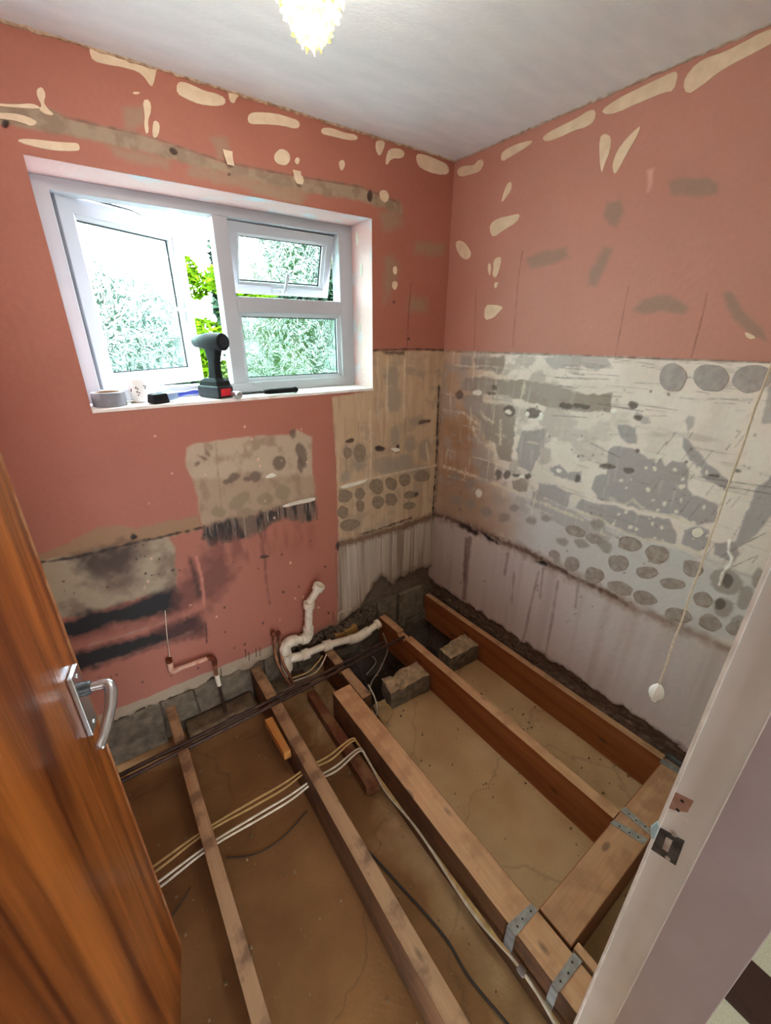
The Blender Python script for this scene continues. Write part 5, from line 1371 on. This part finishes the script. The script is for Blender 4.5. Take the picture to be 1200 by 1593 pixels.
# ------------------------------------------------------------------ ceiling lamp
def lamp():
    c = Vector((-1.155, -0.850, 2.100))
    t = thing('ceiling_lamp', (c.x, c.y, H), 'lit ceiling lamp with a spiky yellow glass cone shade', 'lamp')
    def glow(name, col, strength, clear):
        m, nt, b = new_mat(name)
        nt.nodes.remove(b)
        em = node(nt, 'ShaderNodeEmission'); em.inputs[0].default_value = col; em.inputs[1].default_value = strength
        tr = node(nt, 'ShaderNodeBsdfTransparent'); tr.inputs[0].default_value = (1, 0.99, 0.96, 1)
        gl = node(nt, 'ShaderNodeBsdfGlossy'); gl.inputs['Roughness'].default_value = 0.15
        fr = node(nt, 'ShaderNodeFresnel'); fr.inputs[0].default_value = 1.35
        mxs = node(nt, 'ShaderNodeMixShader'); mxs.inputs[0].default_value = 1 - clear
        mx3 = node(nt, 'ShaderNodeMixShader')
        nt.links.new(fr.outputs[0], mx3.inputs[0])
        nt.links.new(tr.outputs[0], mxs.inputs[1]); nt.links.new(em.outputs[0], mxs.inputs[2])
        nt.links.new(mxs.outputs[0], mx3.inputs[1]); nt.links.new(gl.outputs[0], mx3.inputs[2])
        nt.links.new(mx3.outputs[0], nt.nodes['Material Output'].inputs[0])
        return m
    gm = glow('glowing_yellow_glass', (1.0, 0.80, 0.14, 1), 0.8, 0.55)
    gm2 = glow('pale_yellow_glass', (1.0, 0.88, 0.30, 1), 0.7, 0.65)
    bm_ = glow('lit_bulb', (1.0, 0.93, 0.75, 1), 22, 0.5)
    # shade body: lathe with rings of pointed petals
    prof = [(0.030, 0.215), (0.052, 0.19), (0.062, 0.15), (0.064, 0.11), (0.060, 0.075), (0.048, 0.04), (0.028, 0.014), (0.001, 0.004)]
    mb = MB(); mb.lathe([(r * 0.88, h) for r, h in prof], c, (0, 0, 1), 28)
    sh = obj('shade', mb, gm2, t)
    for ring in range(8):
        h = 0.020 + ring * 0.024
        R_ = np.interp(h, [q[1] for q in prof[::-1]], [q[0] for q in prof[::-1]]) * 0.9
        nn = int(8 + R_ * 180)
        mb = MB()
        for k in range(nn):
            a = 2 * math.pi * (k + 0.5 * (ring % 2)) / nn
            e = Vector((math.cos(a), math.sin(a), 0)); s_ = Vector((-math.sin(a), math.cos(a), 0))
            w_ = math.pi * R_ / nn * 0.95
            base = c + e * R_ + Vector((0, 0, h + 0.016)); tip = c + e * (R_ + (0.007 if ring > 1 else 0.004)) + Vector((0, 0, h - (0.007 if ring > 1 else -0.001)))
            vs = [base - s_ * w_, base + s_ * w_, base + e * 0.010 - Vector((0, 0, 0.012)), tip, base - e * 0.004 - Vector((0, 0, 0.014))]
            mb.add(vs, [(0, 2, 1), (0, 3, 2), (1, 2, 3), (0, 1, 4), (0, 4, 3), (1, 3, 4)])
        ro = obj('petal_ring', mb, gm, sh)
    mb = MB()
    for k in range(7):
        a = 2 * math.pi * k / 7; e = Vector((math.cos(a), math.sin(a), 0)); s_ = Vector((-math.sin(a), math.cos(a), 0))
        base = c + e * 0.012 + Vector((0, 0, 0.016)); tip = c + e * 0.018 + Vector((0, 0, 0.002))
        mb.add([base - s_ * 0.007, base + s_ * 0.007, base + e * 0.010, tip], [(0, 2, 1), (0, 3, 2), (1, 2, 3), (0, 1, 3)])
    obj('petal_ring', mb, gm, sh)
    mb = MB(); mb.lathe([(0.0001, 0.068), (0.020, 0.072), (0.036, 0.09), (0.040, 0.105), (0.032, 0.135), (0.018, 0.160), (0.014, 0.175), (0.0001, 0.176)], c, (0, 0, 1), 18); obj('bulb', mb, bm_, t)
    mb = MB(); mb.lathe([(0.0001, 0.2605), (0.05, 0.26), (0.052, 0.245), (0.036, 0.232), (0.032, 0.21), (0.016, 0.205), (0.015, 0.17), (0.0001, 0.17)], c, (0, 0, 1), 24); obj('gallery', mb, M['chrome'], t)
    light('lamp_light', 'POINT', c + Vector((0, 0, 0.09)), 24, (1.0, 0.95, 0.87), shadow_soft_size=0.035)
lamp()

# ------------------------------------------------------------------ pull cord
pc = Vector((-0.840, -1.571, 0.981))
t = thing('pull_cord', (pc.x, pc.y, H), 'cream light pull cord with a white acorn knob hanging in front of the right wall', 'pull cord')
mb = MB()
n = 60
mb.tube([pc + Vector((0.0006 * math.sin(i), 0.0006 * math.cos(i * 1.3), 0.012 + (H - 0.03 - pc.z - 0.012) * i / n)) for i in range(n + 1)], 0.0016, 7); obj('cord', mb, M['cord'], t)
mb = MB(); mb.lathe([(0.0001, -0.022), (0.005, -0.021), (0.006, -0.015), (0.010, -0.012), (0.0135, -0.004), (0.0135, 0.004), (0.009, 0.014), (0.004, 0.020), (0.0001, 0.021)], pc, (0, 0, 1), 8); obj('knob', mb, M['pull'], t, None, 0.0)
mb = MB(); mb.lathe([(0.0001, 0.0), (0.028, 0.0), (0.030, -0.006), (0.028, -0.026), (0.018, -0.032), (0.0001, -0.032)], (pc.x, pc.y, H), (0, 0, 1), 20); obj('switch_body', mb, M['pull'], t)

# ------------------------------------------------------------------ things on the sill
S = WZ0
# roll of tape
c = Vector((-1.556, 0.070, S + 0.0005))
t = thing('tape_roll', c, 'grey roll of duct tape at the left end of the window sill', 'tape')
mb = MB(); mb.lathe([(0.038, 0.0), (0.052, 0.0), (0.0535, 0.002), (0.0535, 0.046), (0.052, 0.048), (0.038, 0.048), (0.038, 0.0)], c, (0, 0, 1), 36); obj('tape', mb, M['tape'], t)
mb = MB(); mb.lathe([(0.036, 0.0), (0.0381, 0.0), (0.0381, 0.048), (0.036, 0.048), (0.036, 0.0)], c, (0, 0, 1), 36); obj('core', mb, M['card'], t)
# mug
c = Vector((-1.452, 0.115, S + 0.0005))
t = thing('mug', c, 'small white mug with dark printed berries beside the roll of tape', 'mug')
mb = MB(); mb.lathe([(0.0001, 0.0), (0.028, 0.0), (0.031, 0.003), (0.0385, 0.078), (0.0405, 0.084), (0.039, 0.0845), (0.036, 0.08), (0.028, 0.006), (0.0001, 0.005)], c, (0, 0, 1), 32); obj('cup', mb, M['mug'], t)
hp = [c + Vector((0.034, 0.012, 0.066)), c + Vector((0.052, 0.022, 0.066)), c + Vector((0.060, 0.026, 0.045)), c + Vector((0.050, 0.020, 0.022)), c + Vector((0.030, 0.010, 0.018))]
mb = MB(); mb.tube(smooth_path(hp, 5), 0.0045, 8); obj('handle', mb, M['mug'], t)
for k, (a, z_, r_) in enumerate(((-1.9, .055, .0035), (-1.75, .050, .003), (-1.85, .040, .0035), (-1.68, .036, .003), (-1.1, .060, .003), (-1.0, .052, .0035), (-0.9, .058, .003), (-1.8, .028, .003), (-2.4, .05, .003), (-2.5, .044, .0035))):
    Rr = 0.031 + (z_ - 0.003) / 0.075 * 0.0075
    e = Vector((math.cos(a), math.sin(a), 0))
    mb = MB(); mb.lathe([(0.0001, 0.0012), (r_ * .7, 0.0009), (r_, -0.0005)], c + e * Rr + Vector((0, 0, z_)), e, 8); obj('printed_spot', mb, M['mugspot'], t)
# screw lying on the sill
a = at(188, 626, z=S + 0.006); b_ = at(210, 624, z=S + 0.006)
t = thing('bolt', a, 'small metal bolt lying on the sill between the tape and the black brush', 'bolt')
mb = MB(); mb.tube([a, a.lerp(b_, 0.72)], 0.0032, 8); obj('shank', mb, M['steel'], t)
mb = MB(); mb.tube([a.lerp(b_, 0.72), b_], 0.006, 6); obj('head', mb, M['steel'], t)
# black and blue hand tool
a = Vector((-1.432, 0.030, S)); d = Vector((0.93, 0.30, 0)).normalized(); s_ = Vector((-d.y, d.x, 0))
t = thing('hand_brush', a, 'black headed brush with a blue handle in front of the white mug', 'brush')
Q = lambda x, y, z_: a + d * x + s_ * y + Vector((0, 0, z_))
mb = MB(); mb.hexa([Q(0, -.026, .001), Q(.062, -.026, .001), Q(.062, .026, .001), Q(0, .026, .001), Q(.004, -.022, .034), Q(.058, -.022, .036), Q(.058, .022, .036), Q(.004, .022, .034)]); obj('head', mb, M['black'], t, None, 0.005)
mb = MB(); mb.hexa([Q(.060, -.020, .004), Q(.105, -.014, .010), Q(.105, .014, .010), Q(.060, .020, .004), Q(.060, -.018, .034), Q(.105, -.012, .034), Q(.105, .012, .034), Q(.060, .018, .034)]); obj('ferrule', mb, M['clear_blue'], t, None, 0.004)
mb = MB(); mb.tube(smooth_path([Q(.100, 0, .022), Q(.13, 0, .024), Q(.17, 0.002, .026), Q(.195, 0.003, .024)], 4), [.009, .010, .011, .011, .010, .009, .009, .010, .011, .012, .011, .010, .006], 12); obj('handle', mb, M['blue'], t)
# cordless drill
def drill():
    b0 = Vector((-1.178, 0.075, S))
    t = thing('cordless_drill', b0, 'black cordless drill standing on its battery on the sill', 'drill')
    fw = Vector((-0.42, 0.90, 0)).normalized(); sd = Vector((-fw.y, fw.x, 0))
    Q = lambda f_, s_, z_: b0 + fw * f_ + sd * s_ + Vector((0, 0, z_))
    def loft(rows, name, m, par=t, bev=0.004):
        mb = MB()
        vs = []
        for (f0, f1, hs, z_) in rows:
            vs += [Q(f0, -hs, z_), Q(f1, -hs, z_), Q(f1, hs, z_), Q(f0, hs, z_)]
        fs = [(3, 2, 1, 0)]
        for i in range(len(rows) - 1):
            for k in range(4):
                fs.append((i * 4 + k, i * 4 + (k + 1) % 4, i * 4 + 4 + (k + 1) % 4, i * 4 + 4 + k))
        n_ = len(rows) * 4
        fs.append((n_ - 4, n_ - 3, n_ - 2, n_ - 1))
        mb.add(vs, fs)
        return obj(name, mb, m, par, None, bev)
    bat = loft([(-0.050, 0.062, 0.036, 0.001), (-0.054, 0.066, 0.038, 0.008), (-0.054, 0.066, 0.038, 0.044), (-0.048, 0.060, 0.034, 0.050)], 'battery', M['grey_p'])
    mb = MB(); mb.prism([Q(-0.0545, -0.026, 0.010), Q(-0.0545, 0.026, 0.010), Q(-0.0545, 0.024, 0.038), Q(-0.0545, -0.024, 0.038)], -fw * 0.002); obj('label', mb, M['red'], bat, 'red panel on the battery')
    loft([(-0.050, 0.060, 0.034, 0.049), (-0.046, 0.054, 0.033, 0.066), (-0.030, 0.030, 0.024, 0.078)], 'foot', M['black'])
    loft([(-0.030, 0.022, 0.018, 0.072), (-0.028, 0.014, 0.0165, 0.105), (-0.032, 0.010, 0.016, 0.140), (-0.044, 0.014, 0.018, 0.172), (-0.050, 0.018, 0.020, 0.190)], 'grip', M['black'], bev=0.007)
    mb = MB(); mb.lathe([(0.0001, -0.072), (0.024, -0.072), (0.031, -0.066), (0.033, -0.050), (0.033, 0.010), (0.030, 0.030), (0.026, 0.046)], Q(-0.01, 0, 0.212), fw, 24); obj('motor_housing', mb, M['black'], t)
    mb = MB(); mb.lathe([(0.0001, -0.0745), (0.018, -0.074), (0.021, -0.071), (0.021, -0.068)], Q(-0.01, 0, 0.212), fw, 20); obj('end_cap', mb, M['grey_p'], t)
    mb = MB(); mb.lathe([(0.026, 0.044), (0.027, 0.060), (0.024, 0.066), (0.022, 0.090), (0.012, 0.104), (0.0001, 0.105)], Q(-0.01, 0, 0.212), fw, 20); obj('chuck', mb, M['grey_p'], t)
    mb = MB(); mb.lathe([(0.0035, 0.10), (0.0035, 0.135), (0.0001, 0.137)], Q(-0.01, 0, 0.212), fw, 6); obj('bit', mb, M['steel'], t)
    loft([(0.010, 0.022, 0.007, 0.150), (0.012, 0.026, 0.007, 0.165), (0.014, 0.024, 0.007, 0.180)], 'trigger', M['grey_p'], bev=0.002)
drill()
# hammer
a = at(366, 613, z=S + 0.016); b_ = at(463, 606, z=S + 0.013)
t = thing('hammer', a, 'steel claw hammer with a black rubber grip lying on the sill right of the drill', 'hammer')
d = (b_ - a).normalized(); s_ = d.cross(Vector((0, 0, 1))).normalized()
mb = MB(); mb.tube([a - d * 0.002, a + d * 0.15], [0.007, 0.006], 10); obj('shaft', mb, M['keep_dark'], t)
mb = MB(); mb.tube([a + d * 0.125, a + d * 0.15, a + d * 0.20, a + d * 0.26, (b_ - d * 0.008), b_], [0.008, 0.011, 0.0115, 0.0115, 0.0135, 0.008], 12); obj('grip', mb, M['black'], t)
mb = MB()
mb.tube([a + s_ * 0.046, a + s_ * 0.040, a + s_ * 0.030, a + s_ * 0.022, a + s_ * 0.012, a - s_ * 0.014], [0.0125, 0.0145, 0.0145, 0.010, 0.0115, 0.0115], 14)
mb.hexa([a - s_ * 0.012 + d * k1 + Vector((0, 0, k2)) for k1, k2 in ((-.011, -.009), (.011, -.009), (.011, .009), (-.011, .009))] + [a - s_ * 0.060 + d * k1 - Vector((0, 0, 0.006)) + Vector((0, 0, k2)) for k1, k2 in ((-.013, -.003), (.013, -.003), (.013, .002), (-.013, .002))])
obj('head', mb, M['steel'], t)

# ------------------------------------------------------------------ garden
def leaves(n, center, rad, size, fan=False, seed=1, shape=None):
    r_ = np.random.default_rng(seed)
    V = []; F = []
    for i in range(n):
        while True:
            q = r_.uniform(-1, 1, 3)
            L_ = np.linalg.norm(q)
            if 0.2 < L_ < 1:
                break
        q = q / L_ * (L_ ** 0.45)
        if shape:
            q = shape(q)
        c_ = Vector((center[0] + q[0] * rad[0], center[1] + q[1] * rad[1], center[2] + q[2] * rad[2]))
        a_ = Vector(r_.normal(size=3)); a_.z *= 0.5; a_.normalize()
        b2 = a_.cross(Vector(r_.normal(size=3))).normalized()
        s1 = size * r_.uniform(0.6, 1.3); s2 = s1 * (0.28 if fan else 0.5)
        k = len(V)
        V += [c_ - a_ * s1, c_ + b2 * s2, c_ + a_ * s1, c_ - b2 * s2]
        F.append((k, k + 1, k + 2, k + 3))
    mb = MB(); mb.add(V, F)
    return mb
def tree(name, base, center, rad, n, size, m, label, clumps=None, fan=False, seed=1):
    t = thing(name, base, label, 'tree')
    mb = MB(); mb.tube([Vector(base), (Vector(base) + Vector(center)) / 2 + Vector((0.05, 0, 0)), Vector(center) + Vector((0, 0, rad[2] * 0.6))], [0.12, 0.09, 0.03], 8); obj('trunk', mb, M['bark'], t)
    if clumps:
        mb = MB()
        r_ = random.Random(seed)
        for k in range(clumps):
            a = r_.uniform(0, 6.28); h = r_.uniform(-1, 1); rr = (1 - abs(h) * 0.55) * r_.uniform(0.4, 1)
            cc = (center[0] + rad[0] * rr * math.cos(a), center[1] + rad[1] * rr * math.sin(a), center[2] + rad[2] * h)
            q = leaves(n // clumps, cc, (rad[0] * 0.32, rad[1] * 0.32, rad[2] * 0.10), size, fan, seed * 100 + k)
            mb.add(q.v, q.f)
    else:
        mb = leaves(n, center, rad, size, fan, seed)
    fo = obj('foliage', mb, m, t); fo['kind'] = 'stuff'
    if not clumps and n > 20000:
        mb = MB(); k_ = 14
        mb.lathe([(max(0.0001, math.sin(math.pi * i / k_)) , -math.cos(math.pi * i / k_)) for i in range(k_ + 1)], (0, 0, 0), (0, 0, 1), 18)
        mb.v = [(center[0] + v[0] * rad[0] * .8 * random.uniform(.9, 1.05), center[1] + v[1] * rad[1] * .8 * random.uniform(.9, 1.05), center[2] + v[2] * rad[2] * .84) for v in mb.v]
        obj('inner_growth', mb, m, t)
    return t
GZ = -0.45
mb = MB(); mb.box(-12, 14, 0.36, 26, GZ - 0.1, GZ)
tag(obj('lawn', mb, M['lawn']), 'green garden lawn outside the window', 'lawn', kind='structure')
q = at(322, 430, y=3.6)
tree('conifer_tree', (q.x + 0.12, 3.6, GZ), (q.x + 0.12, 3.6, 2.2), (0.55, 0.5, 1.5), 16000, 0.055, M['leaf1'], 'bright green conifer seen through the open casement gap', 46, True, 5)
tree('garden_shrub', (q.x + 0.3, 2.6, GZ), (q.x + 0.25, 2.7, 0.85), (0.6, 0.4, 0.75), 7000, 0.045, M['leaf3'], 'pale green shrub low in the open casement gap', None, False, 6)
q = at(210, 520, y=5.0)
tree('hedge_tree', (-1.4, 5.0, GZ), (-1.4, 5.0, 1.0), (1.5, 0.7, 1.6), 34000, 0.10, M['leaf2'], 'dull green hedge tree behind the open casement pane', None, False, 7)
q = at(450, 520, y=4.6)
tree('hedge_tree', (3.35, 6.8, GZ), (3.35, 6.8, 2.2), (2.65, 0.8, 3.1), 46000, 0.12, M['leaf2'], 'dull green hedge tree behind the fixed lower pane', None, False, 8)
q = at(525, 430, y=3.6)
tree('conifer_tree', (q.x + 0.25, 3.6, GZ), (q.x + 0.25, 3.6, 2.1), (0.42, 0.42, 1.6), 12000, 0.06, M['leaf1'], 'bright green conifer seen at the right edge of the tilted vent', 30, True, 9)
